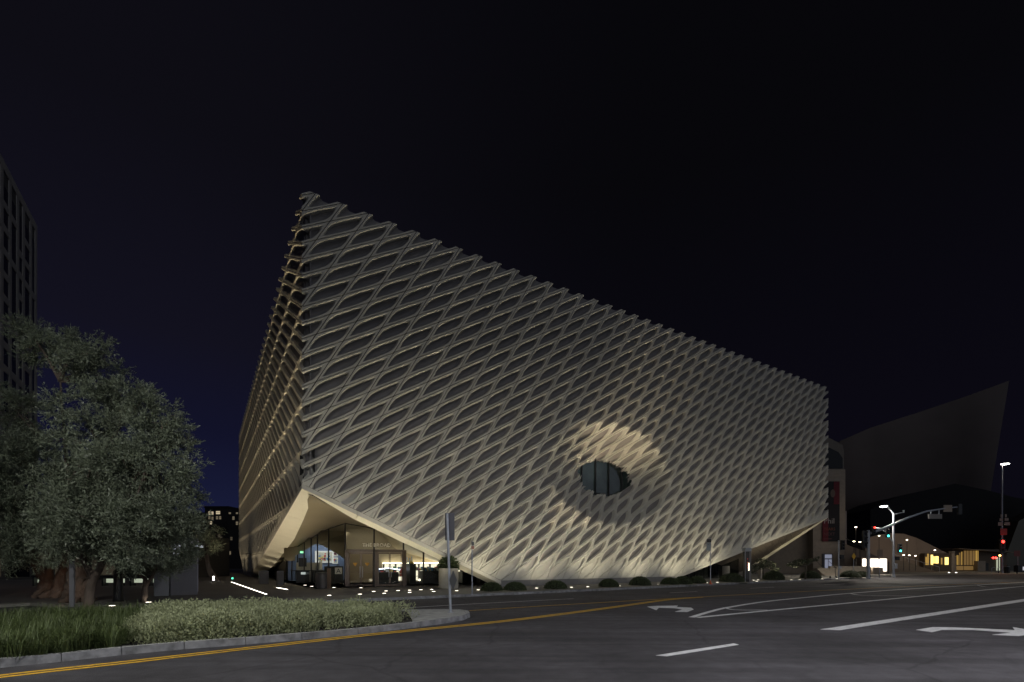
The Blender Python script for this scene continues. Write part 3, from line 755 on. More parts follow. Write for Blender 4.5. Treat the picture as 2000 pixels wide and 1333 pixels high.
for k, pix in enumerate([[(1308, 1158.5), (1362, 1156)], [(1465, 1149.5), (1512, 1147.5)], [(1610, 1142.5), (1650, 1141)]]):
    stripe('lane_dash', ('leftmost', 'middle', 'rightmost')[k]+' of the three short white dashes in the far lane by the kerb', 'road marking', pix, .10, whi, group='far lane dashes')
stripe('lane_line', 'curved upper white line of the painted wedge', 'road marking', [(1350, 1206.5), (1388, 1195), (1425, 1186.5), (1500, 1175), (1580, 1167), (1660, 1159.5), (1800, 1149.5), (2080, 1133.5)], .20, whi)
stripe('lane_line', 'straight lower white line of the painted wedge', 'road marking', [(1362, 1207), (1500, 1193.5), (1700, 1174.5), (2080, 1138)], .20, whi, z=.009)
for k, pix in enumerate([[(1414, 1187.5), (1436, 1192), (1500, 1192.5)], [(1660, 1159.8), (1688, 1163.5), (1787, 1165)], [(1908, 1143.5), (1930, 1147), (1990, 1147)]]):
    stripe('chevron_line', ('nearest', 'second', 'farthest')[k]+' bent white chevron line inside the painted wedge', 'road marking', pix, .13, whi, z=.012, group='chevrons in the painted wedge')
paint('lane_line', 'broad white lane line at the right ending in a cut corner', 'road marking', [(1602, 1230), (1640, 1231.5), (1800, 1206.5), (2080, 1163), (2080, 1158), (1990, 1172), (1800, 1200.5)], whi)
paint('lane_dash', 'single white dash in the near lane at the bottom of the road', 'road marking', [(1281, 1281), (1303, 1282.5), (1345, 1276), (1443, 1260), (1433, 1257.5), (1340, 1271.5)], whi)
paint('turn_arrow', 'white left turn arrow beside the tip of the painted wedge', 'road arrow', [(1264, 1185.5), (1282, 1184), (1324, 1183.3), (1322, 1186.3), (1350, 1187.5), (1355, 1191), (1342, 1196), (1318, 1195.5), (1333, 1191), (1318, 1188.5), (1287, 1187.5), (1282, 1192.5)], whi)
paint('turn_arrow', 'large white curved right turn arrow at the right edge of the road', 'road arrow', [(1789, 1231), (1822, 1225.5), (1860, 1226), (1920, 1228.5), (1982, 1231.5), (1978, 1225.5), (2040, 1236), (1990, 1243), (1938, 1240.5), (1975, 1236.5), (1900, 1231), (1840, 1231), (1820, 1235.5)], whi)

# ------------------------------------------------------------------ planted median island at the left
isl = thing('median_island', 'x', 'x'); del isl['label']; del isl['category']; isl['kind'] = 'structure'
KH = .15
front_px = [(-140, 1325), (0, 1305), (120, 1293), (238, 1280), (360, 1268.5), (480, 1259.5), (590, 1250), (700, 1240), (815, 1226), (868, 1218.5), (905, 1212), (919, 1206)]
fpts = [G(x, y) for x, y in front_px]
back_px = [(916, 1201.5), (897, 1198.5), (844, 1198), (797, 1199), (700, 1199), (560, 1199), (420, 1199), (280, 1201), (140, 1207), (0, 1216), (-140, 1226)]
bpts = [G(x, y) for x, y in back_px]
loop = fpts+bpts
cen = sum(loop, Vector())/len(loop)
def inset(pts, d):
    out = []
    n = len(pts)
    for i, p in enumerate(pts):
        t = (pts[(i+1) % n]-pts[i-1]).normalized(); out.append(p+Vector((-t.y, t.x, 0))*d)
    return out
inner = inset(loop, .17)
n = len(loop)
for i in range(n):
    j = (i+1) % n
    segs = max(1, int((loop[j]-loop[i]).length/3.2))
    for k in range(segs):
        f0 = k/segs; f1 = (k+1)/segs
        o0, o1 = loop[i].lerp(loop[j], f0), loop[i].lerp(loop[j], f1); i0, i1 = inner[i].lerp(inner[j], f0), inner[i].lerp(inner[j], f1)
        g_ = .004; d = (o1-o0).normalized()*g_
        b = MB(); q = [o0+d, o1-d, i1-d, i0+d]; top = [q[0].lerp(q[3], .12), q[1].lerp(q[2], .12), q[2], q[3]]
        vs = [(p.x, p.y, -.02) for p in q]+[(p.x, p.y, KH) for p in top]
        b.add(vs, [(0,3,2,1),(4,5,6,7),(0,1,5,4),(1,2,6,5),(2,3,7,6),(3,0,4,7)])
        b.m = [0, 1, 0, 0, 0, 0]; b.build('kerb_stone', [kerbm, noseM], isl, bevel=.012)  # top paler, faces darker: light from above put into the two colours
b = MB(); b.prism([(p.x, p.y) for p in inner], -.02, KH-.05); b.build('soil_bed', soil, isl)
nose = [p for p in inner if p.x > G(800, 1220).x-.1]
nose_idx = [i for i, p in enumerate(inner) if 1000+F*p.x/p.y > 795 and p.y > 10]
b = MB(); b.prism([(inner[i].x, inner[i].y) for i in nose_idx], 0, KH-.003); b.build('concrete_nose', noseM, isl)

def inside(p, poly):
    c = False; n = len(poly)
    for i in range(n):
        a, b_ = poly[i], poly[i-1]
        if (a.y > p[1]) != (b_.y > p[1]) and p[0] < (b_.x-a.x)*(p[1]-a.y)/(b_.y-a.y)+a.x: c = not c
    return c
def sample_poly(pix, n, z=KH):
    poly = [G(x, y, z) for x, y in pix]
    xs = [p.x for p in poly]; ys = [p.y for p in poly]; out = []
    while len(out) < n:
        p = (random.uniform(min(xs), max(xs)), random.uniform(min(ys), max(ys)))
        if inside(p, poly): out.append(p)
    return np.array(out)
# grey-green groundcover: dense rounded bushlets on short stems
cp = sample_poly([(246, 1254), (300, 1252), (420, 1246), (520, 1236.5), (640, 1226), (740, 1216), (795, 1206), (700, 1201), (560, 1201), (400, 1202), (330, 1206), (300, 1216), (270, 1232)], 620)
cc = []; dd = []
for x, y in cp:
    r = random.uniform(.26, .42); h = random.uniform(.42, .58)*(1+.22*math.sin(x*1.9+y*.7)*math.sin(y*1.3))
    n = 250
    u_ = rng.normal(size=(n, 3)); u_ /= np.linalg.norm(u_, axis=1)[:, None]; u_[:, 2] = np.abs(u_[:, 2])*1.1-.15
    q = u_*rng.uniform(.72, 1.05, n)[:, None]*[r, r, h]+[x, y, KH-.02]
    cc.append(q); dd.append(u_*[.8, .8, .7]+[0, 0, .75]+rng.normal(size=(n, 3))*.45)
gc = leafcloud('groundcover', np.concatenate(cc), np.concatenate(dd), .055, .015, shrubL, None, 'stuff')
tag(gc, 'grey-green low groundcover mounding over the middle of the planted island', 'groundcover')
# grass: arching tufts
gp = sample_poly([(-120, 1300), (0, 1287), (120, 1274), (235, 1261), (258, 1244), (300, 1218), (345, 1205), (480, 1202), (300, 1203), (140, 1210), (0, 1219), (-120, 1228)], 560)
V = []
for x, y in gp:
    t = y
    h = random.uniform(.26, .50); nb = 84
    a_ = rng.uniform(0, 2*PI, nb); lean = rng.uniform(.2, 1.25, nb)*h*1.1
    bx = x+rng.normal(size=nb)*.06; by = y+rng.normal(size=nb)*.06
    dx, dy = np.cos(a_), np.sin(a_); wv = .005
    sxv, syv = -dy*wv, dx*wv
    hh = h*rng.uniform(.6, 1.1, nb)
    def at_(f): return bx+dx*lean*f*f, by+dy*lean*f*f, KH-.04+hh*(f*1.45-.72*f*f*np.minimum(1.25, lean/h))
    x0, y0, z0 = at_(0); x1, y1, z1 = at_(.55); x2, y2, z2 = at_(1.0)
    V.append(np.stack([np.stack([x0-sxv, y0-syv, z0], 1), np.stack([x0+sxv, y0+syv, z0], 1), np.stack([x1+sxv, y1+syv, z1], 1), np.stack([x1-sxv, y1-syv, z1], 1),
                       np.stack([x1-sxv, y1-syv, z1], 1), np.stack([x1+sxv, y1+syv, z1], 1), np.stack([x2+sxv*.2, y2+syv*.2, z2], 1), np.stack([x2-sxv*.2, y2-syv*.2, z2], 1)], 1).reshape(-1, 3))
gr = npmesh('tuft_grass', np.concatenate(V), 4, grassL, None, 'stuff')
tag(gr, 'dark green arching tuft grass at the left end of the planted island', 'grass')

# ------------------------------------------------------------------ olive trees
def limb(pts, radii, wob=.03, n=10):
    d = []; rr = []
    pts = [Vector(p) for p in pts]
    for i in range(len(pts)-1):
        p0, p1, p2, p3 = pts[max(i-1, 0)], pts[i], pts[i+1], pts[min(i+2, len(pts)-1)]
        for k in range(5):
            t = k/5; v = .5*((2*p1)+(p2-p0)*t+(2*p0-5*p1+4*p2-p3)*t*t+(3*p1-p0-3*p2+p3)*t**3)
            r = radii[i]*(1-t)+radii[i+1]*t
            d.append(v+Vector((random.gauss(0, wob*r*3), random.gauss(0, wob*r*3), 0))); rr.append(r*random.uniform(.9, 1.12))
    d.append(pts[-1]); rr.append(radii[-1])
    return d, rr
def gnarl(b, base, top, r0, r1, strands, twist=1.2):
    for s_ in range(strands):      # ropes of old wood wound round the trunk
        pts = []; rr = []
        ph = 2*PI*s_/strands
        for k in range(9):
            f = k/8; c = Vector(base).lerp(Vector(top), f); R = r0*(1-f)**1.4*.55+r1*.62
            if k == 0: R *= 1.2
            a_ = ph+twist*f+.35*math.sin(5*f+s_)
            pts.append(c+Vector((math.cos(a_)*R, math.sin(a_)*R, random.uniform(-.03, .03)))); rr.append((r0*(1-f)+r1*f)*.40*random.uniform(.8, 1.2))
        b.tube(pts, rr, 7)
def olive(label, base, trunks, blobs, t0, nleaf, group='olive trees on the plaza'):
    o = thing('olive_tree', label, 'tree', base, 0, group); O = Vector(base)
    b = MB(); tops = []
    for tr in trunks:
        pts, radii, st = tr
        pts = [p-O for p in pts]
        if st: gnarl(b, pts[0], pts[1], radii[0], radii[1], st)
        d, rr = limb(pts, radii); b.tube(d, rr, 10); tops.append(d[-1])
    b.build('trunk', bark, o, smooth=True)
    bl = [(P(q[0], q[1], t0+(random.uniform(-1, 1)*q[2]*t0/F*.9 if len(q) < 4 else q[3]))-O, q[2]*t0/F) for q in blobs]
    lb = MB()
    for c, r in bl:
        tp = min(tops, key=lambda q: (q-c).length)
        mid = tp.lerp(c, .5)+Vector((random.gauss(0, .2), random.gauss(0, .2), .15*(c-tp).length))
        d, rr = limb([tp, mid, c], [.06, .035, .012]); lb.tube(d, rr, 6)
        for k in range(3):
            e = c+Vector(rng.normal(size=3))*r*.45; lb.tube([c.lerp(e, .0), c.lerp(e, .5)+Vector(rng.normal(size=3))*.06, e], [.012, .008, .004], 4)
    lb.build('branches', bark, o, kind='stuff', smooth=True)
    tot = sum(r*r for _, r in bl); cc = []; dd = []
    for c, r in bl:
        nt_ = int(nleaf*r*r/tot/16)
        u_ = rng.normal(size=(nt_, 3)); u_ /= np.linalg.norm(u_, axis=1)[:, None]
        nsub = max(5, int(13*(r/1.0)**1.2)); su = rng.normal(size=(nsub, 3)); su /= np.linalg.norm(su, axis=1)[:, None]
        sc = su*(r*rng.uniform(.35, 1.0, nsub)**.5)[:, None]*[1, 1, .85]
        pick = rng.integers(0, nsub, nt_); org = np.array(c)+sc[pick]*.92+u_*(.30*r**.6*rng.uniform(.1, 1, nt_))[:, None]
        u_ = u_*.8+su[pick]*.5
        tw = u_*.7+rng.normal(size=(nt_, 3))*.55+[0, 0, .25]; tw /= np.linalg.norm(tw, axis=1)[:, None]
        for k in range(16):
            f = (k+.5)/16*.42
            cc.append(org+tw*f+rng.normal(size=(nt_, 3))*.012); dd.append(tw*.75+rng.normal(size=(nt_, 3))*.62)
    leafcloud('crown', np.concatenate(cc), np.concatenate(dd), .115, .015, oliveL, o, 'stuff')
    return o
bA = G(172, 1191, FL); tA = bA.y
olive('tall front olive tree with a slender leaning trunk rising out of the island grass', bA,
      [([bA, P(180, 1135, tA), P(203, 1085, tA), P(190, 1000, tA), P(200, 880, tA)], [.16, .13, .115, .09, .05], 0), ([P(180, 1130, tA), P(150, 1050, tA), P(130, 900, tA), P(118, 745, tA)], [.10, .08, .055, .025], 0), ([P(195, 1100, tA), P(260, 1020, tA), P(300, 900, tA)], [.11, .09, .05], 0)],
      [(58, 680, 34), (52, 652, 24), (92, 668, 30), (135, 690, 38), (160, 700, 36), (203, 690, 20), (196, 742, 44), (236, 770, 40), (272, 790, 42), (170, 800, 55), (318, 830, 36), (338, 812, 13), (362, 862, 22), (374, 900, 20), (300, 872, 58), (225, 868, 70), (345, 930, 44), (280, 955, 72), (200, 960, 80), (132, 950, 62), (120, 860, 34), (372, 975, 22), (335, 1010, 50), (255, 1030, 66), (175, 1045, 68), (120, 1030, 55), (318, 1065, 40), (225, 1080, 42), (150, 1010, 56, -1.3), (205, 1020, 56, -1.4), (262, 985, 52, -1.2), (185, 930, 56, -1.3), (240, 900, 48, -1.2), (128, 1062, 40, -1.2), (298, 1015, 44, -1.1), (250, 1075, 34, -1.2)], tA, 150000)
bB = G(104, 1168, FL); tB = bB.y
olive('old olive tree with a split gnarled trunk lit orange from below', bB,
      [([bB+Vector((-.25, 0, 0)), P(92, 1135, tB), P(72, 1102, tB), P(50, 1060, tB)], [.42, .30, .22, .16], 6), ([bB+Vector((.35, 0, 0)), P(120, 1135, tB), P(128, 1100, tB), P(120, 1050, tB)], [.38, .27, .2, .14], 5), ([P(95, 1140, tB), P(97, 1110, tB), P(95, 1060, tB)], [.2, .14, .1], 0)],
      [(5, 775, 36), (38, 800, 34), (12, 850, 60), (58, 890, 50), (0, 935, 72), (70, 965, 60), (22, 1025, 72), (92, 1030, 56), (-60, 870, 80), (-70, 1000, 90), (60, 1075, 42), (10, 1080, 42), (-100, 1070, 60)], tB-2, 100000)
bC = G(152, 1176, FL); tC = bC.y
olive('gnarled olive stump-like trunk standing directly behind the slender front tree', bC,
      [([bC, P(152, 1130, tC), P(150, 1085, tC), P(160, 1030, tC)], [.42, .36, .26, .15], 9), ([P(165, 1150, tC), P(190, 1120, tC), P(205, 1085, tC)], [.18, .14, .1], 0)],
      [(150, 1035, 60), (215, 1010, 55), (95, 1000, 60), (180, 940, 60)], tC+1, 26000)
bD = G(281, 1177, FL); tD = bD.y
olive('small forked olive tree with a thin brown trunk left of the grey sign slab', bD,
      [([bD, P(283, 1150, tD), P(282, 1130, tD), P(262, 1118, tD), P(245, 1105, tD)], [.13, .10, .075, .06, .04], 0), ([P(283, 1148, tD), P(300, 1120, tD), P(312, 1090, tD)], [.08, .06, .04], 0)],
      [(295, 1080, 38), (335, 1075, 36), (262, 1088, 32), (340, 1038, 24), (345, 1105, 18), (230, 1075, 34)], tD, 26000)
bE = G(418, 1136, FL); tE = bE.y
olive('far olive tree with two slanting trunks right of the grey sign slab', bE,
      [([bE, P(407, 1112, tE), P(402, 1080, tE)], [.2, .15, .1], 0), ([bE+Vector((.4, 0, 0)), P(411, 1110, tE), P(405, 1080, tE)], [.13, .1, .06], 0)],
      [(402, 1060, 24), (412, 1040, 20), (395, 1030, 22), (420, 1065, 16)], tE, 8000)

# little street trees in front of the beige hall
def small_tree(label, px, py, blobs, nl):
    b0 = G(px, py, FL); t = b0.y; o = thing('street_tree', label, 'tree', b0, 0, 'small street trees right of the museum')
    b = MB()
    bl = [(P(x, y, t+random.uniform(-.6, .6))-b0, r*t/F) for x, y, r in blobs]
    fork = Vector((.05, 0, 1.3)); b.tube([(0, 0, 0), (.03, 0, .7), fork], [.09, .07, .06], 7)
    for c, r in bl: b.tube([fork, fork.lerp(c, .5)+Vector((0, 0, -.12)), c], [.05, .035, .012], 5)
    b.build('trunk', mat('thin_bark', (.09, .075, .06), .9, var=.2), o, smooth=True)
    cc = []; dd = []; tot = sum(r*r for _, r in bl)
    for c, r in bl:
        n = int(nl*r*r/tot); u_ = rng.normal(size=(n, 3)); u_ /= np.linalg.norm(u_, axis=1)[:, None]
        cc.append(np.array(c)+u_*(r*rng.uniform(.2, 1, n)**.5)[:, None]*[1, 1, .45]); dd.append(rng.normal(size=(n, 3)))
    leafcloud('crown', np.concatenate(cc), np.concatenate(dd), .13, .035, mat('street_leaf', (.045, .055, .025), .6, var=.35, vscale=4), o, 'stuff')
small_tree('dense dark little tree beneath the bright soffit at the right corner', 1490, 1131, [(1480, 1108, 14), (1500, 1103, 16), (1488, 1096, 12), (1512, 1112, 11), (1470, 1117, 8)], 1600)
small_tree('flat-topped spreading little tree in front of the beige wall', 1573, 1132, [(1548, 1102, 10), (1562, 1097, 11), (1576, 1096, 10), (1590, 1094, 8), (1555, 1106, 9), (1597, 1090, 4), (1572, 1101, 8), (1540, 1105, 4)], 1300)

# clipped dome shrubs along the museum sidewalk
mounds = [(960, 1158, 22, 'far left dome shrub, close to the end of the shop window'), (1006, 1157, 23, 'second dome shrub from the left, where the soffit meets the ground'),
          (1085, 1154, 21, 'lone dome shrub left of the oculus between two ground lights'), (1189, 1150, 20, 'rounded dome shrub right below the oculus'), (1250, 1147, 19, 'dome shrub just right of the one below the oculus'),
          (1308, 1145, 18, 'left of the three touching dome shrubs under the veil'), (1333, 1144.5, 18, 'middle of the three touching dome shrubs under the veil'), (1361, 1143, 17, 'right of the three touching dome shrubs, by the bus stop pole'),
          (1429, 1140, 21, 'broad dome shrub between bus stop pole and information post'), (1511, 1136, 19, 'dome shrub in front of the dense little tree'), (1583, 1133, 18, 'dome shrub below the flat-topped little tree'),
          (1661, 1131, 17, 'left of the two dome shrubs by the traffic signal pole'), (1683, 1130.5, 14, 'right of the two dome shrubs by the traffic signal pole')]
for k, (px, py, rp_, lab) in enumerate(mounds):
    p = G(px, py-2.5, FL); r = rp_*p.y/F*random.uniform(.92, 1.08); MH = random.uniform(.66, .92); o = thing('dome_shrub', lab, 'shrub', p, 0, 'clipped dome shrubs along the museum kerb')
    b = MB(); nr, ns = 9, 24; vs = []
    for i in range(nr):
        f = i/(nr-1)*PI/2
        for j in range(ns):
            a_ = 2*PI*j/ns; w_ = 1+.05*math.sin(3*a_+k)+.04*math.sin(7*a_+i)
            vs.append((r*math.cos(f)*math.cos(a_)*w_, r*math.cos(f)*math.sin(a_)*w_, r*MH*math.sin(f)*(1+.04*math.sin(a_*2+k))))
    b.add(vs, [(i*ns+j, i*ns+(j+1) % ns, (i+1)*ns+(j+1) % ns, (i+1)*ns+j) for i in range(nr-1) for j in range(ns)])
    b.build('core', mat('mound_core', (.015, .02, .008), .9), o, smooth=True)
    n = 2600; u_ = rng.normal(size=(n, 3)); u_ /= np.linalg.norm(u_, axis=1)[:, None]; u_[:, 2] = abs(u_[:, 2])
    leafcloud('foliage', u_*rng.uniform(.94, 1.05, n)[:, None]*[r, r, r*MH*1.01], u_+rng.normal(size=(n, 3))*.6, .06, .02, moundL, o, 'stuff')
    b = MB(); vs = [(0, 0, .16)]+[(r*1.55*math.cos(a_), r*1.25*math.sin(a_), .005) for a_ in np.linspace(0, 2*PI, 25)[:-1]]
    b.add(vs, [(0, 1+i, 1+(i+1) % 24) for i in range(24)]); b.build('soil_mound', sand, o, smooth=True)

# ------------------------------------------------------------------ lights set in the paving, added loose spots
warm = (1.0, .80, .52)
disc = glow('ground_lens', (1, .90, .74), 7)
ringm = mat('lens_ring', (.18, .18, .18), .4, metal=.8)
FLOOD, GRAZE, SIDEF, SIDEG = 560, 2500, 430, 5200
def ground_light(px, py, lab, spot=None, grp='round lights set in the paving', col=warm):
    p = G(px, py, FL); o = thing('ground_light', lab, 'ground light', (p.x, p.y, FL+.004), 0, grp)
    MB().lathe([(.135, 0), (.135, .012), (.105, .016)], 16).build('ring', ringm, o)
    MB().lathe([(.10, .0165), (.10, .019)], 16).build('lens', disc, o)
    if spot:
        watt, tgt, ang = spot
        light('SPOT', (0, 0, .08), watt, col, o, Vector(tgt)-Vector((p.x, p.y, FL+.004)), ang, 1, .08)
    return o
ords = ['leftmost', 'second', 'third', 'fourth', 'fifth', 'sixth', 'seventh', 'eighth', 'ninth', 'tenth', 'last']
def row(pts, text_):
    for k, (x, y) in enumerate(pts):
        w_ = ords[k] if k < len(pts)-1 or k == 0 else 'rightmost'
        ground_light(x, y, f'{w_} {text_}')
row([(730, 1156.3), (754, 1155.4), (777.5, 1154.5), (800, 1153.8), (822, 1152.9), (843, 1152.2)], 'round light in the back row on the paving before the doors')
row([(703, 1161.7), (750.5, 1160), (800, 1158.2), (847, 1156.4)], 'round light in the front row on the paving before the doors')
row([(596, 1144), (609, 1146.3), (638, 1148.4), (652, 1148.6), (705, 1149)], 'tiny light along the foot of the curved lobby glass')
row([(643, 1164), (892, 1154.8), (934, 1153.3)], 'round light standing apart on the sidewalk left of the dome shrubs')
row([(219, 1184.5), (290, 1177.5), (368, 1178.5)], 'round light at the back edge of the planted island')
row([(1209, 1145), (1286.6, 1142), (1380, 1139), (1401, 1138.3)], 'round light between dome shrubs right of the oculus')
row([(1446, 1135.2), (1455, 1134.2), (1463.7, 1134), (1472, 1134), (1480.6, 1133.4), (1489, 1133)], 'tiny light in the back row by the information post')
row([(1460, 1136.8), (1478, 1136.3)], 'tiny light in the front row by the information post')
row([(1530, 1133.6), (1546, 1133.5), (1562, 1133), (1606, 1131.5), (1634, 1130.6)], 'tiny light on the sidewalk beyond the museum corner')
# lights washing the veil
for k, (px, py, lab) in enumerate([(1048, 1149.6, 'left round light in the sidewalk below the oculus'), (1116, 1148, 'middle round light in the sidewalk below the oculus'), (1148, 1147, 'right round light in the sidewalk below the oculus')]):
    ground_light(px, py, lab, (2100, W(22.6+k*.9, .8, 11.3), 36))
for k in range(12):       # wide floods added without fixtures to brighten the lower rows
    u = 1.5+4.75*k; p = W(u, -2.9)
    light('SPOT', (p.x, p.y, .25), FLOOD*(.8 if u < 10 else 1), (1, .91, .66), None, W(u, 0, 4.5), 118, 1, .12, name='veil_fill_flood')
for k in range(28):       # narrow grazing beams, added without fixtures, that catch the rims all the way up
    u = .9+2.02*k; p = W(u, -1.35)
    light('SPOT', (p.x, p.y, .2), GRAZE, (1, .88, .62), None, W(u, -.25, 17), 17, 1, .1, name='veil_fill_graze')
# light line beside the left front
BARN = 'first second third fourth fifth sixth seventh eighth ninth tenth eleventh twelfth thirteenth fourteenth fifteenth sixteenth last'.split()
s0, s1 = G(452, 1137.5, FL), G(523, 1162.5, FL)
for k in range(17):
    f0 = k/17; a_ = s0.lerp(s1, f0); b_ = s0.lerp(s1, f0+.58/17)
    o = thing('light_bar', f'{BARN[k]} light bar from the far end of the dashed line', 'light bar', (a_.x, a_.y, FL+.004), math.atan2(b_.y-a_.y, b_.x-a_.x), 'light bars in the plaza paving')
    L_ = (b_-a_).length
    MB().box(0, L_, -.05, .05, 0, .012).build('lens', glow('bar_lens', (1, .93, .80), 6), o); MB().box(-.02, L_+.02, -.07, .07, 0, .008).build('frame', ringm, o)
for k in range(20):  # narrow spots added along the side front, no fixtures of their own
    w = 1.2+3.0*k; p = W(-2.0, w)
    light('SPOT', (p.x, p.y, .2), SIDEG, (1, .80, .48), None, W(-.3, w, 15), 22, 1, .08, name='side_fill_graze')
for k in range(9):  # wide spots added to brighten the side front, without fixtures
    w = 6+6.2*k; p = W(-4.0, w)
    light('SPOT', (p.x, p.y, .3), SIDEF, (1, .82, .55), None, W(0, w, 7), 120, 1, .15, name='side_fill_flood')
a_, b_ = G(541, 1148.5, FL), G(561, 1152, FL)
o = thing('light_bar', 'single light bar lying apart in the paving before the left soffit', 'light bar', (a_.x, a_.y, FL+.004), math.atan2(b_.y-a_.y, b_.x-a_.x), 'light bars in the plaza paving')
MB().box(0, (b_-a_).length, -.06, .06, 0, .012).build('lens', MATS['bar_lens'], o); MB().box(-.02, (b_-a_).length+.02, -.08, .08, 0, .008).build('frame', ringm, o)
# soffit wash: spots added under the lifted edges, without fixtures
for u, w, watt in [(.9, 1.4, 250), (1.0, 3.6, 220), (1.1, 6, 200), (1.2, 8.3, 180), (1.3, 10.5, 150), (1.3, 12.8, 130), (1.3, 15, 110), (1.3, 17.3, 85), (1.3, 20, 60), (1.2, 23, 40), (1.1, 26, 24), (3.0, .9, 130), (5.4, .9, 80), (7.8, .9, 44), (10, .9, 20)]:
    p = W(u, w); light('SPOT', (p.x, p.y, .2), watt, (1, .87, .60), None, W(u-.5 if w > 1 else u, w if w > 1 else w-.5, 5), 66, 1, .1, name='soffit_fill_spot')
for w, watt in ((1.6, 260), (4.6, 220), (7.6, 110)):
    p = W(LF-1.5, w+.4); light('SPOT', (p.x, p.y, .2), watt, (1, .88, .56), None, W(LF-.4, w-.6, zn(w)), 80, 1, .05, name='soffit_fill_spot')

# ------------------------------------------------------------------ grey sign slab (parking) on the plaza
tS = 24.3
a_ = P(333, 1163, tS); b_ = P(386, 1160, tS+.7); c_ = P(397.5, 1158, tS+2.4)
a_.z = b_.z = c_.z = FL; zt = 1.8+(1098-1050)*tS/F
ang = math.atan2(b_.y-a_.y, b_.x-a_.x); L_ = (b_-a_).length
o = thing('sign_slab', 'tall grey parking sign slab with glowing lettering behind the olive trees', 'sign', a_, ang)
MB().box(0, L_, 0, .9, 0, zt-FL).build('slab', mat('slab_grey', (.13, .125, .135), .6, var=.05), o, bevel=.01)
MB().box(L_+.002, L_+.03, .06, .84, .15, zt-FL-.05).build('pale_edge', mat('slab_edge', (.36, .34, .42), .5), o)  # side plate in a paler grey than the slab
lw_ = glow('sign_letters', (.85, .9, 1), 1.6)
for k, (s_, z_) in enumerate([('BROAD SELF PARK', .40), ('PLAZA', .58), ('SHOP', .80)]):
    text(s_, .155, lw_, (.10, -.012, zt-FL-z_-.08), (PI/2, 0, 0), o, depth=.004)
b = MB(); nr = 30
for k in range(nr):
    t0, t1 = -.9*PI+1.45*PI*k/nr, -.9*PI+1.45*PI*(k+1)/nr
    cx_, cz_, r0, r1 = L_-.42, zt-FL-.42, .24, .28
    b.add([(cx_+r*math.cos(t), -.008, cz_+r*math.sin(t)) for t, r in ((t0, r0), (t1, r0), (t1, r1), (t0, r1))], [(0,1,2,3)])
b.build('ring_emblem', glow('emblem', (.7, .66, .75), .22), o)
# neighbouring low cabinet and post
o = thing('pay_machine', 'pale grey cabinet with dark slots left of the grey sign slab', 'machine', P(318, 1166, 24) *1, ang); o.location.z = FL
MB().box(-.35, .25, 0, .5, 0, 1.2).build('cabinet', mat('cab_grey', (.22, .22, .23), .6), o, bevel=.02)
for k in range(3): MB().box(.255, .27, .05, .45, .15+.35*k, .35+.35*k).build('slot', blk, o)
MB().box(-.36, .26, -.01, .51, 1.202, 1.24).build('cap', mat('cab_grey', (.22, .22, .23), .6), o)
p = G(141, 1187, FL); o = thing('flat_post', 'tall flat grey steel post in front of the gnarled trunk', 'post', p, 0)
MB().box(-.085, .085, -.03, .03, 0, 2.0).build('post', mat('slab_grey2', (.20, .20, .22), .6), o); MB().box(-.13, .13, -.06, .06, 0, .02).build('foot', blk, o)
p = G(231, 1175, FL); o = thing('dark_bollard', 'thick black post between the olive trunks', 'post', p, 0)
MB().lathe([(.17, 0), (.17, 1.3), (.14, 1.33)], 14).build('shaft', blk, o); MB().lathe([(.2, 0), (.2, .05), (.17, .07)], 14).build('foot', blk, o)
# benches with a light under the seat, at the back of the plaza, and the dark restaurant front behind
bench_l = glow('bench_light', (.85, .95, .72), .45)
for k, (x0, x1, lab) in enumerate([(60, 152, 'long dark bench with light glowing below it behind the split trunk'), (195, 236, 'bench with glow below it, left of the thick black post'), (250, 296, 'bench with glow below it, behind the small forked tree')]):
    t = 34; a_ = P(x0, 0, t); a_.z = FL; w_ = (x1-x0)*t/F
    o = thing('plaza_bench', lab, 'bench', a_, 0, 'under-lit benches at the back of the plaza')
    MB().box(0, w_, 0, .6, .62, .75).build('seat', blk, o); MB().box(0, w_, .3, .35, .22, .5).build('light_panel', bench_l, o)
    for x in (.1, w_-.2): MB().box(x, x+.1, .02, .5, 0, .62).build('leg', blk, o)
o = thing('restaurant_pavilion', 'dim low restaurant front behind the olive trees', 'building', P(-120, 1130, 46), 0); o.location.z = 0
MB().box(0, 20.5, 0, 12, 0, 4.6).build('wall', mat('dim_wall', (.06, .055, .05), .8), o)
for k in range(7): MB().box(1+2.7*k, 3.2+2.7*k, -.06, -.01, .4, 3.0).build('window', glow('dim_window', (.9, .75, .5), .035) if k % 2 else wglass, o)
# orange glimmers of the restaurant heaters through the leaves
for k, (x, y, lab) in enumerate([(126, 1056, 'upper orange glowing heater seen through the olive leaves'), (106, 1063, 'lower orange glowing heater seen through the olive leaves')]):
    p = P(x, y, 34); o = thing('patio_heater', lab, 'heater', (p.x, p.y, FL), 0, 'patio heaters behind the olive trees')
    MB().tube([(0, 0, 0), (0, 0, p.z-FL-.12)], .04, 8).build('stem', blk, o); MB().lathe([(.10, p.z-FL-.12), (.12, p.z-FL+.12), (.3, p.z-FL+.16), (.05, p.z-FL+.26)], 12).build('hood', blk, o)
    MB().lathe([(.125, p.z-FL-.1), (.128, p.z-FL+.1)], 12).build('element', glow('ember', (1, .16, .03), 6), o)
# warm uplights for the gnarled trunks
for px, py, wv, tg in [(84, 1176, 62, P(92, 1120, tB)), (120, 1184, 22, P(122, 1115, tB)), (143, 1187, 55, P(152, 1125, tC)), (166, 1184, 30, P(178, 1120, tC))]:
    p = G(px, py, FL); light('SPOT', (p.x, p.y, .22), wv*.42, (1, .52, .28), None, tg, 62, 1, .015, name='tree_uplight')

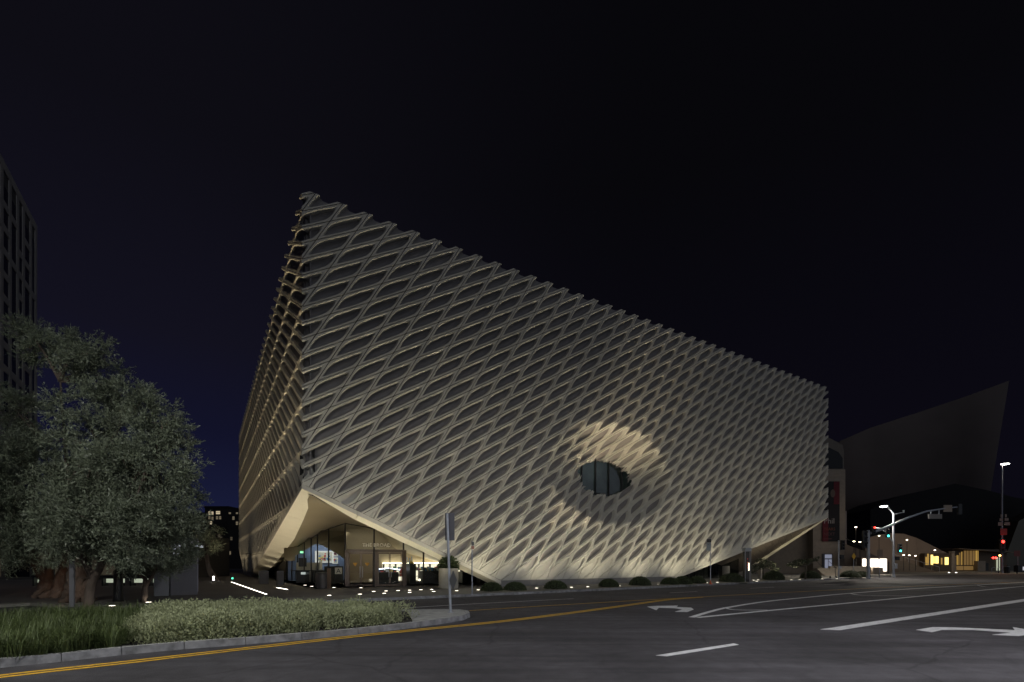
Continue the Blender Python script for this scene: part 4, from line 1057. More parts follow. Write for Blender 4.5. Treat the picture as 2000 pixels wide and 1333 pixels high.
# ------------------------------------------------------------------ signs on poles
def round_pole(o, h, r, m, name='pole'): MB().lathe([(r, 0), (r, h), (r*.6, h+.01)], 12).build(name, m, o)
p = G(880, 1196.5, KH-.003); o = thing('island_sign_pole', 'leaning steel pole on the island tip with sign boards seen from behind', 'sign pole', p, 0)
t = p.y; top = P(873, 1003, t)-p
nx, ny = .9, -.44
MB().tube([(0, 0, 0), (top.x*.5, .02, top.z*.5), (top.x, .02, top.z)], .045, 10).build('pole', steel, o)
q0 = P(878, 1029, t)-p; hw, hh = .145, .47*.95
def plate(w_, h_, c, yaw, th=.012):
    cs, sn = math.cos(yaw), math.sin(yaw); vs = []
    for y in (-th/2, th/2):
        for x, z in ((-w_, -h_), (w_, -h_), (w_, h_), (-w_, h_)): vs.append((c.x+x*cs-y*sn, c.y+.07+x*sn+y*cs, c.z+z))
    return MB().add(vs, [(0,1,2,3),(7,6,5,4),(0,4,5,1),(1,5,6,2),(2,6,7,3),(3,7,4,0)])
plate(.155, .45, q0, .15).build('sign_board', mat('sign_back', (.085, .085, .10), .5, metal=.2), o)
q1 = P(884.5, 1134, t)-p; cs, sn = math.cos(1.28), math.sin(1.28); s_ = .29
vs = [(q1.x+x*cs*s_-y*sn, q1.y+.09+x*sn*s_+y*cs, q1.z+z*s_*1.12) for y in (-.006, .006) for x, z in ((-1, 0), (0, -1), (1, 0), (0, 1))]
MB().add(vs, [(0,1,2,3),(7,6,5,4),(0,4,5,1),(1,5,6,2),(2,6,7,3),(3,7,4,0)]).build('diamond_board', mat('sign_back2', (.12, .125, .13), .5, metal=.2), o)
MB().lathe([(.11, 0), (.11, .012), (.055, .03)], 12).build('foot', steel, o)
def street_sign(px, py, ytop, lab, boards, r=.035):
    p = G(px, py, FL); t = p.y; o = thing('street_sign', lab, 'street sign', p, 0, 'signs on poles along the museum kerb')
    round_pole(o, (py-ytop)*t/F, r, steel)
    for x0, y0, x1, y1, m, nm in boards:
        a, c = P(x0, y0, t)-p, P(x1, y1, t)-p
        MB().box(a.x, c.x, -.06, -.045, c.z, a.z).build(nm, m, o, bevel=.004)
    return o
sgw = mat('sign_grey', (.28, .29, .30), .5, var=.1); sgd = mat('sign_dark', (.10, .10, .11), .5)
o = street_sign(922, 1162.5, 1057, 'thin parking sign pole with small boards at the kerb before the shop', [(921, 1059, 926.5, 1066, sgd, 'sign_board'), (920.5, 1067, 926.5, 1073, mat('sign_red', (.3, .12, .10), .5), 'sign_board')])
o = street_sign(1387.8, 1140.5, 1053, 'bus stop pole with a dark route panel over a grey timetable', [(1380, 1053.5, 1388.6, 1060, blk, 'route_panel'), (1379.2, 1060.4, 1388, 1076, mat('timetable', (.22, .25, .26), .5, var=.15), 'timetable')])
t = o.location.y
q = P(1381.5, 1065, t)-Vector(o.location); text('A', .16, sgd, (q.x, -.064, q.z), (PI/2, 0, 0), o, depth=.002)
o = thing('information_post', 'square grey information post at the kerb with a lit slit and red marks', 'post', G(1458.5, 1136.8, FL), .1)
t = o.location.y; hx = lambda d: d*t/F
MB().box(hx(-5), hx(5), -.25, .25, hx(5), hx(59)).build('housing', mat('post_dark', (.03, .03, .03), .5), o)
MB().box(hx(1.5), hx(5.3), -.27, -.252, 0, hx(62)).build('side_fin', mat('post_grey', (.16, .15, .14), .6), o)
MB().box(hx(-6), hx(5.5), -.3, .3, hx(59.5), hx(66)).build('cap', mat('post_cap', (.30, .32, .34), .6), o)
MB().box(hx(-3), hx(3), -.2, .2, 0, hx(5)).build('base', blk, o)
MB().box(hx(-.2), hx(1.3), -.275, -.254, hx(22), hx(37)).build('lit_slit', glow('slit', (1, .9, .65), 3.5), o)
for k, z in enumerate((27, 32, 37.5, 44)): MB().box(hx(-2.6), hx(-1.2), -.262, -.252, hx(z), hx(z+1.2)).build('red_mark', glow('red_mark', (1, .08, .05), .6), o)
o = thing('ground_pole', 'thin pole directly beside the information post', 'pole', G(1455.5, 1137.5, FL), 0); round_pole(o, hx(62), .03, steel); MB().lathe([(.07, 0), (.07, .02), (.03, .04)], 10).build('foot', steel, o)
o = thing('traffic_cone', 'tiny orange cone at the foot of the bus stop pole', 'cone', G(1387.5, 1141.6, FL), 0)
MB().lathe([(.1, 0), (.02, .3), (.015, .31)], 10).build('body', mat('cone_orange', (.6, .10, .03), .5), o); MB().box(-.12, .12, -.12, .12, -.0, .02).build('base', mat('cone_orange', (.6, .10, .03), .5), o)
o = thing('bollard', 'short square bollard in the dark bay under the right corner', 'bollard', G(1485, 1129, FL), TH)
MB().box(-.13, .13, -.13, .13, 0, 1.15).build('post', mat('planter_concrete2', (.30, .27, .24), .7), o, bevel=.01); MB().box(-.15, .15, -.15, .15, 1.152, 1.19).build('cap', galv, o)

# ------------------------------------------------------------------ beige hall across the side street
tb = 74.0
hall = thing('beige_hall', 'beige stone concert building with a tall banner right behind the museum corner', 'building', P(1651, 1119, tb), 0); hall.location.z = 0
HO = hall.location.copy()
def hx_(px): return (px-1651)/F*tb
def hz_(py): return HC-(py-YH)*tb/F
def course_wall(x0, x1, y0, y1, z0, z1, m, name='stone_course', ch=.62):
    n = max(1, int((z1-z0)/ch)); h = (z1-z0)/n
    for k in range(n):
        MB().box(x0, x1, y0, y1, z0+k*h+.012, z0+(k+1)*h).build(name, m, hall)
course_wall(hx_(1588), hx_(1651), 0, 4, 0, hz_(917), beige)
MB().box(hx_(1470), hx_(1588)-.01, 1.2, 5, 0, 10.5).build('recessed_wall', mat('beige_dark', (.24, .20, .15), .8, var=.08), hall)
course_wall(hx_(1651)+.02, hx_(1698), 5, 12, 0, hz_(992), mat('beige_pink', (.30, .245, .215), .75, var=.08))
# curved top with dark glazing
b = MB(); cur = [(1560, 846), (1600, 848), (1625, 856), (1648, 868), (1651, 880)]
for (xa, ya_), (xb, yb_) in zip(cur, cur[1:]):
    b.add([(hx_(xa), y, z) for y, z in ((.3, hz_(917)+.02), (.3, hz_(ya_)), (4, hz_(ya_)), (4, hz_(917)+.02))]+[(hx_(xb), y, z) for y, z in ((.3, hz_(917)+.02), (.3, hz_(yb_)), (4, hz_(yb_)), (4, hz_(917)+.02))], [(0,4,5,1),(1,5,6,2),(0,1,2,3),(4,7,6,5)])
b.build('curved_top', mat('beige_top', (.16, .14, .115), .75, var=.06), hall)
b = MB(); b.add([(hx_(x), .24, hz_(y)) for x, y in ((1585, 915), (1648, 915), (1648, 895), (1640, 883), (1622, 874), (1585, 868))], [(0,1,2,3,4,5)]); b.build('curved_window', wglass, hall)
b = MB(); b.box(hx_(1641), hx_(1657), 4.2, 6, hz_(992)+.05, hz_(868)); b.build('fin_tower', mat('beige_top', (.16, .14, .115), .75), hall)
cv = MB(); cv.add([(hx_(x), 4.0+(.0 if k < 4 else .5), hz_(y)) for k in range(5) for x, y in ()], [])
for k, (xa, xb) in enumerate([((1653, 929), (1660, 930)), ((1661, 930), (1668, 988))]): pass
b = MB(); b.add([(hx_(1653), 3.9, hz_(930)), (hx_(1662), 3.9, hz_(930)), (hx_(1670), 3.9, hz_(990)), (hx_(1661), 3.9, hz_(990))], [(0,1,2,3)]); b.build('slanted_glazing', glow('slant_glow', (.55, .40, .28), .09), hall)
for k in range(6): 
    f = k/5; MB().tube([(hx_(1653+8*f), 3.85, hz_(930+60*f)), (hx_(1662+8*f), 3.85, hz_(930+60*f))], .03, 4).build('glazing_bar', blk, hall)
# door-like window at the foot
wz0, wz1 = hz_(1111), hz_(1082)
MB().box(hx_(1605), hx_(1625), -.12, -.01, wz0, wz1).build('window', mat('win_frame', (.05, .05, .055), .5), hall)
wf = [c for c in hall.children if c.name.startswith('window')][0]
for x0, x1, z0, z1 in [(1610, 1623.5, 1091, 1083.5), (1610, 1616, 1110, 1093), (1617.2, 1623.5, 1110, 1093)]:
    MB().box(hx_(x0), hx_(x1), -.15, -.125, hz_(z0), hz_(z1)).build('pane', glow('cool_window', (.45, .48, .62), .42), wf)
# banner
bz0, bz1 = hz_(1058), hz_(941); bx0, bx1 = hx_(1605), hx_(1638.5)
ban = thing('wall_banner', 'tall red and black concert banner with a dark figure on the beige hall', 'banner', (HO.x, HO.y, 0), 0)
MB().box(bx0, bx1, -.16, -.10, bz0, bz1).build('cloth', mat('banner_black', (.012, .010, .012), .8), ban)
MB().box(bx0+.01, bx0+(bx1-bx0)*.34, -.175, -.165, bz0+.01, bz0+(bz1-bz0)*.40).build('red_field', mat('banner_red', (.12, .010, .018), .8), ban)
MB().box(bx0+(bx1-bx0)*.66, bx1-.01, -.175, -.165, bz0+(bz1-bz0)*.62, bz1-.01).build('red_field', mat('banner_red', (.12, .010, .018), .8), ban)
cxb = bx0+(bx1-bx0)*.6
MB().add([(cxb+.36*math.cos(a_), -.18, bz0+(bz1-bz0)*.80+.62*math.sin(a_)) for a_ in np.linspace(0, 2*PI, 15)[:-1]], [tuple(range(14))]).build('face_shape', mat('banner_skin', (.13, .095, .075), .8), ban)
for s_, z, sz, m in [('Phil', 1041.5, 1.15, mat('banner_white', (.4, .38, .36), .8)), ('YEARS', 1038, .0, None), ('NEXT', 1046, .0, None)]:
    if m: text(s_, sz, m, (bx0+.18, -.185, hz_(1023)), (PI/2, 0, 0), ban, depth=.004)
text('YEARS', .62, mat('banner_rust', (.20, .07, .04), .8), (bx0+.18, -.185, hz_(1036.5)), (PI/2, 0, 0), ban, depth=.004)
text('NEXT', .66, mat('banner_dim', (.14, .06, .06), .8), (bx0+.18, -.185, hz_(1046.5)), (PI/2, 0, 0), ban, depth=.004)
MB().box(bx0+.18, bx0+1.4, -.185, -.18, hz_(1053.5), hz_(1052.3)).build('small_print', mat('banner_dim', (.14, .06, .06), .8), ban)
# low wall and stair in front
lwt = 63.0
o = thing('low_wall', 'low pale stone wall running from the hall to the traffic signals', 'wall', (0, lwt, 0), 0)
xa, xb = (1622-1000)/F*lwt, (1700-1000)/F*lwt
for k in range(4): MB().box(xa+(xb-xa)*k/4+.01, xa+(xb-xa)*(k+1)/4, 0, .5, -.02, 1.25).build('stone_panel', beige, o)
# stepped entrance left of the low wall
o = thing('entry_steps', 'short flight of pale steps with handrails below the hall window', 'steps', ((1598-1000)/F*lwt, lwt-1.2, 0), 0)
for k in range(5): MB().box(0, 1.7, .35*k, 2.2, .0+.2*k*.999, .2*(k+1)).build('step', beige, o)
for x in (.05, 1.65): MB().tube([(x, 0, .9), (x, 1.6, 1.9)], .025, 6).build('handrail', blk, o)
o = thing('parked_scooter', 'small dark kick scooter leaning by the end of the low wall', 'scooter', (G(1627, 1129.5, FL)), .3)
MB().box(-.35, .35, -.07, .07, .1, .13).build('deck', blk, o); MB().tube([(.35, 0, .1), (.28, 0, 1.1)], .025, 6).build('stem', blk, o); MB().tube([(.28, -.22, 1.1), (.28, .22, 1.1)], .02, 6).build('handlebar', blk, o)
for x in (-.38, .38): MB().tube([(x, -.03, .1), (x, .03, .1)], .1, 12).build('wheel', blk, o)
# ramp rails and curved pale wall to the right
cwt = 92.0
o = thing('curved_wall', 'long pale curved wall sweeping down to the right behind the signals', 'wall', (0, cwt, 0), 0)
cw = [(1690, 1052), (1715, 1046), (1740, 1042), (1765, 1043), (1790, 1051), (1815, 1063), (1838, 1075), (1856, 1083.5), (1868, 1088)]
X = lambda px, t_: (px-1000)/F*t_
Zt = lambda py, t_: HC-(py-YH)*t_/F
pinkw = mat('curved_plaster', (.26, .205, .16), .8, var=.05, vscale=.5)
for (xa_, ya_), (xb_, yb_) in zip(cw, cw[1:]):
    b = MB(); x0, x1 = X(xa_, cwt)+.02, X(xb_, cwt)-.005; z0, z1 = Zt(ya_, cwt), Zt(yb_, cwt)
    b.add([(x0,0,0),(x1,0,0),(x1,0,z1),(x0,0,z0),(x0,.8,0),(x1,.8,0),(x1,.8,z1),(x0,.8,z0)], [(0,1,2,3),(4,7,6,5),(3,2,6,7),(0,3,7,4),(1,5,6,2)])
    b.build('wall_panel', pinkw, o)
# sloping ramp parapet
o = thing('ramp_parapet', 'sloping stone ramp wall with a handrail and step lights', 'wall', (0, 84, 0), 0)
rp_pts = [(1745, 1093), (1770, 1097), (1800, 1108), (1835, 1118)]
for (xa_, ya_), (xb_, yb_) in zip(rp_pts, rp_pts[1:]):
    x0, x1 = X(xa_, 84)+.01, X(xb_, 84); b = MB(); z0, z1 = Zt(ya_, 84), Zt(yb_, 84)
    b.add([(x0,0,-.1),(x1,0,-.1),(x1,0,z1),(x0,0,z0),(x0,.4,-.1),(x1,.4,-.1),(x1,.4,z1),(x0,.4,z0)], [(0,1,2,3),(4,7,6,5),(3,2,6,7),(0,3,7,4),(1,5,6,2)])
    b.build('stone_panel', mat('ramp_stone', (.20, .165, .125), .8, var=.08), o)
MB().tube([(X(1745, 84), 0, Zt(1083, 84)), (X(1835, 84), 0, Zt(1108, 84))], .04, 6).build('handrail', galv, o)
for k in range(7):
    f = k/6; MB().tube([(X(1745+90*f, 84), .02, Zt(1093+25*f, 84)), (X(1745+90*f, 84), .02, Zt(1083+25*f, 84))], .025, 5).build('baluster', galv, o)
# stair rails left of the signal pole
o = thing('stair_rail', 'dark stair handrail climbing left beside the hall wall', 'handrail', (0, 72, 0), 0)
MB().tube([(X(1652, 72), 0, Zt(1052, 72)), (X(1700, 72), 0, Zt(1075, 72))], .05, 6).build('rail', blk, o)
MB().tube([(X(1652, 72), 0, Zt(1058, 72)), (X(1700, 72), 0, Zt(1081, 72))], .03, 6).build('rail', blk, o)
b = MB(); b.add([(X(1652, 72), .3, -.1), (X(1740, 72), .3, -.1), (X(1740, 72), .3, Zt(1098, 72)), (X(1700, 72), .3, Zt(1080, 72)), (X(1652, 72), .3, Zt(1062, 72))], [(0,1,2,3,4)]); b.build('stringer', mat('ramp_stone2', (.12, .095, .075), .8), o)
# small lamps on that stair and the ramp
def small_lamp(px, py, t_, lab, h=None, w_=4):
    p = P(px, py, t_); o = thing('path_lamp', lab, 'lamp', (p.x, p.y, 0), 0, 'small path lamps by the stairs and ramp')
    MB().tube([(0, 0, h if h is not None else 0), (0, 0, p.z-.06)], .04, 6).build('stem', blk, o)
    MB().lathe([(.10, p.z-.05), (.16, p.z), (.10, p.z+.05)], 10).build('lens', glow('path_lens', (1, .84, .66), 9), o)
    if w_: light('POINT', (0, -.25, p.z), w_, (1, .72, .48), o, rad=.1)
small_lamp(1671.5, 1030, 70, 'highest path lamp on a thin post left of the signal pole', None, 60)
small_lamp(1668, 1058, 71, 'left of the two low lamps on the stair handrail', None, 0); small_lamp(1679.5, 1059, 71, 'right of the two low lamps on the stair handrail', None, 0)
small_lamp(1717, 1047, 88, 'path lamp between the two signal poles', None, 50); small_lamp(1771.5, 1055, 88, 'path lamp on a short post in front of the curved wall', None, 60)
small_lamp(1826, 1075, 88, 'path lamp above the brightest yellow window', None, 30)
for k, (x, y) in enumerate([(1765, 1084.5), (1776, 1085), (1788, 1086)]): small_lamp(x, y, 83, ('first', 'second', 'third')[k]+' step light from the left along the ramp handrail', .3, 0)
# lit ticket booth
o = thing('ticket_booth', 'brightly lit ticket booth glowing white behind the signal pole', 'booth', (0, 70, 0), 0)
bw = glow('booth_white', (1, .88, .74), 4.5)
MB().box(X(1686, 70), X(1737, 70), .35, 2.5, 0, Zt(1089, 70)).build('body', mat('booth_shell', (.10, .075, .06), .6), o)
for x0, x1, yb in [(1688, 1693.6, 1108), (1699, 1702, 1108), (1703.2, 1717.5, 1108), (1720, 1734, 1116)]:
    MB().box(X(x0, 70), X(x1, 70), .2, .34, Zt(yb, 70), Zt(1092, 70)).build('lit_panel', bw, o)
MB().box(X(1700, 70), X(1720, 70), -.5, -.1, 0, Zt(1109, 70)).build('counter', beige, o)
light('AREA', (X(1712, 70), 69.8, 1.2), 60, (1, .85, .68), None, (X(1712, 70), 60, 0), size=(3, 1))
# ------------------------------------------------------------------ steel concert hall: leaning sail and dark mass
steelM = mat('brushed_sail', (.095, .070, .060), .5, metal=.2, var=.12, vscale=.15)
tc_ = 125
ch = thing('concert_hall', 'huge dark steel concert hall leaning like a sail at the right', 'concert hall', (0, 0, 0), 0)
topc = [(1640, 862), (1700, 836), (1790, 807), (1880, 777), (1971, 744)]
botc = [(1640, 1010), (1700, 1015), (1790, 1015), (1870, 1015), (1926, 1015)]
nx_, nz_ = 40, 14; vs = []
for r in range(nz_+1):
    f = r/nz_
    for k in range(nx_+1):
        g_ = k/nx_*4
        x = float(np.interp(g_, range(5), [p[0] for p in topc]))*(1-f)+float(np.interp(g_, range(5), [p[0] for p in botc]))*f
        y = float(np.interp(g_, range(5), [p[1] for p in topc]))*(1-f)+float(np.interp(g_, range(5), [p[1] for p in botc]))*f
        vs.append(P(x, y, tc_+6*f+2.5*math.sin(g_*.95+.5*f)))
b = MB(); n0 = len(vs); b.add(vs+[p+Vector((1, 2.5, 0)) for p in vs], [(j*(nx_+1)+i, j*(nx_+1)+i+1, (j+1)*(nx_+1)+i+1, (j+1)*(nx_+1)+i) for j in range(nz_) for i in range(nx_)]+[(n0+j*(nx_+1)+i+1, n0+j*(nx_+1)+i, n0+(j+1)*(nx_+1)+i, n0+(j+1)*(nx_+1)+i+1) for j in range(nz_) for i in range(nx_)]
    )
e_ = [vs[i] for i in range(nx_+1)]+[vs[j*(nx_+1)+nx_] for j in range(1, nz_+1)]
for p, q in zip(e_, e_[1:]): b.add([p, q, q+Vector((1, 2.5, 0)), p+Vector((1, 2.5, 0))], [(0, 1, 2, 3)])
b.build('steel_sail', steelM, ch, smooth=True)
b = MB(); dm = [(1700, 995), (1750, 972), (1800, 960), (1865, 945), (1930, 958), (1982, 972), (2090, 990), (2090, 1119), (1700, 1119)]
q = [P(x, y, 108) for x, y in dm]; b.add(q+[p+Vector((3, 16, 0)) for p in q], [tuple(range(9)), tuple(range(17, 8, -1))]+[(i, (i+1) % 9, 9+(i+1) % 9, 9+i) for i in range(9)])
b.build('dark_wing', mat('dark_steel', (.010, .0095, .011), .6, spec=.1), ch)
b = MB(); q = [P(1990, 1018, 100), P(2100, 960, 100), P(2100, 1119, 100), P(1950, 1119, 100), P(1965, 1085, 100)]
b.add(q+[p+Vector((0, 3, 0)) for p in q], [(0,1,2,3,4),(9,8,7,6,5)]+[(i, (i+1) % 5, 5+(i+1) % 5, 5+i) for i in range(5)]); b.build('leaning_panel', mat('olive_steel', (.07, .066, .05), .45, metal=.5), ch)
light('SPOT', P(1962, 1112, 97), 260, (1, .85, .6), ch, P(1990, 1060, 100), 70, 1, .1)
# low pavilion with lit windows
pv = thing('low_pavilion', 'low glazed pavilion with yellow lit windows under the dark steel wing', 'building', (0, 96, 0), 0)
warmwall = mat('pavilion_wall', (.10, .075, .05), .7)
MB().box(X(1866, 96), X(1972, 96), .5, 8, 0, Zt(1073, 96)).build('wall', warmwall, pv)
b = MB(); b.add([(X(1866, 96), -.8, Zt(1072.5, 96)), (X(1975, 96), -.8, Zt(1080, 96)), (X(1975, 96), 8, Zt(1080, 96)), (X(1866, 96), 8, Zt(1072.5, 96))]+[(X(1866, 96), -.8, Zt(1071.5, 96)), (X(1975, 96), -.8, Zt(1079, 96)), (X(1975, 96), 8, Zt(1079, 96)), (X(1866, 96), 8, Zt(1071.5, 96))],
    [(0,3,2,1),(4,5,6,7),(0,1,5,4),(1,2,6,5),(2,3,7,6),(3,0,4,7)]); b.build('roof', mat('pavilion_roof', (.30, .24, .18), .7), pv)
amber = glow('amber_window', (1, .60, .14), .42); amberd = glow('amber_dim', (1, .58, .18), .16); bright = glow('yellow_window', (1, .68, .20), 2.2)
for x0, x1, y0, y1, m in [(1865, 1871, 1087, 1104, amber), (1873, 1876, 1085, 1104, amber), (1878, 1881, 1080, 1104, amberd), (1882, 1884, 1078, 1104, amber), (1887, 1896, 1076, 1104, amberd), (1898, 1908, 1076, 1104, amberd), (1910, 1915, 1076, 1106, amber), (1866, 1905, 1106, 1114, amberd)]:
    f_ = MB().box(X(x0, 96), X(x1, 96), .42, .49, Zt(y1, 96), Zt(y0, 96)).build('window', m, pv)
    MB().box(X((x0+x1)/2, 96)-.03, X((x0+x1)/2, 96)+.03, .38, .41, Zt(y1, 96), Zt(y0, 96)).build('bar', blk, f_)
MB().box(X(1906, 96), X(1921, 96), -.4, .4, 0, Zt(1096, 96)).build('plinth', beige, pv)
MB().box(X(1922, 96), X(1935, 96), .42, .49, 0, Zt(1100, 96)).build('dark_opening', blk, pv)
MB().box(X(1950, 96), X(1956, 96), .3, .4, .1, Zt(1089, 96)).build('lit_door', glow('door_glow', (.9, .95, .7), .5), pv)
yw = thing('cafe_front', 'warm yellow cafe windows at the foot of the curved pale wall', 'building', (0, 90.5, 0), 0)
MB().box(X(1808, 90.5), X(1858, 90.5), .3, 1.2, 0, Zt(1081, 90.5)).build('wall', mat('cafe_wall', (.09, .07, .05), .8), yw)
for x0, x1, y0, y1, m in [(1810, 1812.5, 1088, 1104, amber), (1813.5, 1816, 1082, 1104, amber), (1820.5, 1824, 1084, 1104, bright), (1825.5, 1835, 1087, 1101, bright), (1840.5, 1842.5, 1090, 1103, amber), (1848, 1854.5, 1089, 1103.5, bright)]:
    f_ = MB().box(X(x0, 90.5), X(x1, 90.5), .2, .29, Zt(y1, 90.5), Zt(y0, 90.5)).build('window', m, yw)
    MB().box(X(x0, 90.5), X(x1, 90.5), .16, .195, Zt(y1, 90.5)-.08, Zt(y1, 90.5)-.01).build('sill', blk, f_)
o = thing('square_pylon', 'pale square pylon between the yellow windows and the pavilion', 'pylon', (X(1859, 82), 82, 0), 0)
MB().box(-.25, .25, -.25, .25, 0, Zt(1079, 82)).build('shaft', beige, o); MB().box(-.3, .3, -.3, .3, Zt(1079, 82)+.002, Zt(1078, 82)+.06).build('cap', beige, o)
for k, x in enumerate((1853.5, 1867.5)):
    p = P(x, 1119.5, 80); o = thing('bollard_light', ('left', 'right')[k]+' of the two small white lights at the pylon foot', 'light', (p.x, p.y, 0), 0, 'white lights at the pylon')
    MB().lathe([(.12, p.z-.12), (.12, p.z+.1)], 10).build('lens', glow('white_lens', (1, .97, .9), 5), o); MB().lathe([(.05, 0), (.05, p.z-.13)], 8).build('stem', blk, o)
# far sidewalk across the side street
flat('far_sidewalk', [(X(1640, 61), 61), (X(2100, 76), 76), (X(2300, 90), 90), (X(2300, 135), 135), (X(1560, 130), 130), (X(1560, 72), 72)], .03, sidew, th=.1)

# ------------------------------------------------------------------ traffic signals and street lamps
def signal_head(parent, c, lit, size=1.0, face=(0, -1)):
    h = MB().box(c.x-.17*size, c.x+.17*size, c.y-.12, c.y+.12, c.z-.5*size, c.z+.5*size).build('signal_head', blk, parent, bevel=.02)
    for k in range(3):
        z = c.z+(.32-.32*k)*size; on = lit == k
        m = glow(('lamp_red', 'lamp_amber', 'lamp_green')[k], ((1, .03, .02), (1, .5, .05), (.05, .9, .75))[k], 9) if on else wglass
        MB().add([(c.x+.11*size*math.cos(a_), c.y-.135, z+.11*size*math.sin(a_)) for a_ in np.linspace(0, 2*PI, 13)[:-1]], [tuple(range(12))]).build('lens', m, h)
        MB().tube([(c.x, c.y-.30, z+.11*size), (c.x, c.y-.12, z+.12*size)], .05*size, 6).build('visor', blk, h)
def walk_head(parent, c):
    h = MB().box(c.x-.2, c.x+.2, c.y-.1, c.y+.1, c.z-.2, c.z+.2).build('pedestrian_head', blk, parent, bevel=.02)
    MB().box(c.x-.22, c.x+.22, c.y-.22, c.y-.101, c.z+.15, c.z+.19).build('visor', blk, h)
p = G(1696, 1131, FL); t = p.y
o = thing('mast_arm_signal', 'grey signal pole with a long arm curving right over the street', 'traffic signal', p, 0)
pl_ = lambda x, y: P(x, y, t)-p
MB().tube([(0, 0, 0), (0, 0, .25), pl_(1696, 1036)], [.2, .155, .13], 12).build('pole', steel, o)
arm = [(1699, 1042), (1720, 1035), (1745, 1024), (1775, 1011), (1810, 999), (1845, 993.5), (1872, 990.5)]
MB().tube([P(x, y, t+.0+.02*(x-1699))-p for x, y in arm], [.12, .115, .11, .10, .085, .07, .06], 10).build('arm', steel, o)
sb = mat('board_beige', (.30, .25, .20), .6)
a_, c_ = P(1813, 1000, t+2.2)-p, P(1839.5, 1013.5, t+2.2)-p
bd = MB().box(a_.x, c_.x, a_.y-.03, a_.y+.03, P(0, 1013.5, t+2.2).z-p.z, P(0, 1004.5, t+2.2).z-p.z).build('name_board', mat('board_grey', (.20, .185, .175), .6), o)
for x in (1818, 1834): MB().tube([P(x, 996.5, t+2.3)-p, P(x, 1005, t+2.2)-p], .05, 6).build('hanger', steel, bd)
a_, c_ = P(1843, 987, t+2.9)-p, P(1859, 1000, t+2.9)-p
MB().box(a_.x, c_.x, a_.y-.04, a_.y+.02, c_.z, a_.z).build('sign_board', sb, o)
MB().box((P(1869, 0, t+3.5)-p).x, (P(1876, 0, t+3.5)-p).x, 3.3, 3.6, (P(0, 1005, t+3.5)-p).z, (P(0, 985, t+3.5)-p).z).build('signal_back', blk, o)
signal_head(o, pl_(1691.5, 1054)+Vector((0, .1, 0)), -1, 1.7); signal_head(o, pl_(1705, 1036)+Vector((0, -.1, 0)), 0, .8)
p2 = G(1745, 1128, FL); t2 = p2.y
def cobra(label, base, toppx, headpx, watt, col, head_col, m=steel, grp='lit street lamps', rh=.34):
    o = thing('street_lamp', label, 'street lamp', base, 0, grp); t_ = base.y
    tp = P(*toppx, t_)-base; hd = P(*headpx, t_)-base
    MB().tube([(0, 0, 0), (0, 0, .3), tp], [.2, .13, .09], 12).build('pole', m, o)
    mid = tp.lerp(hd, .55)+Vector((0, 0, .25*abs(hd.x-tp.x)))
    if (hd-tp).length > .3: MB().tube([tp, mid, hd+Vector((0, 0, .06))], [.06, .05, .045], 8).build('arm', m, o)
    MB().box(hd.x-rh*1.3, hd.x+rh*1.3, hd.y-.16, hd.y+.16, hd.z+.03, hd.z+.13).build('head', mat('lamp_head', (.25, .25, .25), .5), o, bevel=.02)
    MB().lathe([(rh*.6, hd.z-.05), (rh, hd.z), (rh, hd.z+.028)], 14, (hd.x, hd.y)).build('lens', glow('street_lens', head_col, 26), o)
    light('SPOT', (hd.x, hd.y, hd.z-.1), watt, col, o, (hd.x, hd.y-2, hd.z-10), 165, .6, .2)
    return o
o = cobra('street lamp shining white above the signal pole, on a tall grey pole', p2, (1745, 1003), (1726, 990), 3600, (1, .92, .78), (1, .97, .88))
pq = lambda x, y: P(x, y, t2)-p2
MB().tube([pq(1746, 1005), pq(1765, 1001)], .045, 6).build('side_arm', steel, o); MB().lathe([(.05, pq(0, 1002).z), (.09, pq(0, 997).z)], 8, (pq(1765, 0).x, 0)).build('photocell', galv, o)
MB().tube([pq(1744, 1060), pq(1730, 1040), pq(1716, 1032), pq(1705, 1030)], .05, 6).build('signal_arm', steel, o)
signal_head(o, pq(1730, 1042)+Vector((0, -.25, 0)), 2, .95); signal_head(o, pq(1754.5, 1071)+Vector((0, -.2, 0)), 2, .95); walk_head(o, pq(1752.5, 1091))
signal_head(o, pq(1738, 1042)+Vector((0, .3, 0)), -1, .8)
MB().box(pq(1746, 0).x, pq(1749.5, 0).x, -.25, -.1, pq(0, 1111).z, pq(0, 1101).z).build('push_button', galv, o)
p3 = G(1638, 1130, FL); t3 = p3.y; p4_ = lambda x, y: P(x, y, t3)-p3
o = thing('pedestrian_signal', 'slim signal post with two black heads in front of the banner hall', 'traffic signal', p3, 0)
round_pole(o, p4_(0, 1056).z, .07, steel)
signal_head(o, p4_(1646, 1065), -1, 1.0); walk_head(o, p4_(1644, 1088)); MB().box(-.12, .16, -.2, -.08, p4_(0, 1111).z, p4_(0, 1106).z).build('push_button', galv, o)
MB().tube([p4_(1638, 1062), p4_(1646, 1062)], .03, 6).build('bracket', blk, o); MB().tube([p4_(1638, 1089), p4_(1644, 1089)], .03, 6).build('bracket', blk, o)
o = thing('warning_sign', 'yellow diamond warning sign on a thin post by the low wall', 'road sign', G(1667, 1128, FL), 0); t_ = o.location.y; lo = Vector(o.location)
round_pole(o, (P(0, 1084, t_)-lo).z, .03, steel)
c = P(1667, 1087, t_)-lo; s_ = 6.2*t_/F*.92
MB().add([(c.x+x*s_*.72, -.06+y, c.z+z*s_*1.2) for y in (0, .015) for x, z in ((-1, 0), (0, -1), (1, 0), (0, 1))], [(0,1,2,3),(7,6,5,4),(0,4,5,1),(1,5,6,2),(2,6,7,3),(3,7,4,0)]).build('diamond_board', mat('sign_yellow', (.55, .32, .02), .5), o)
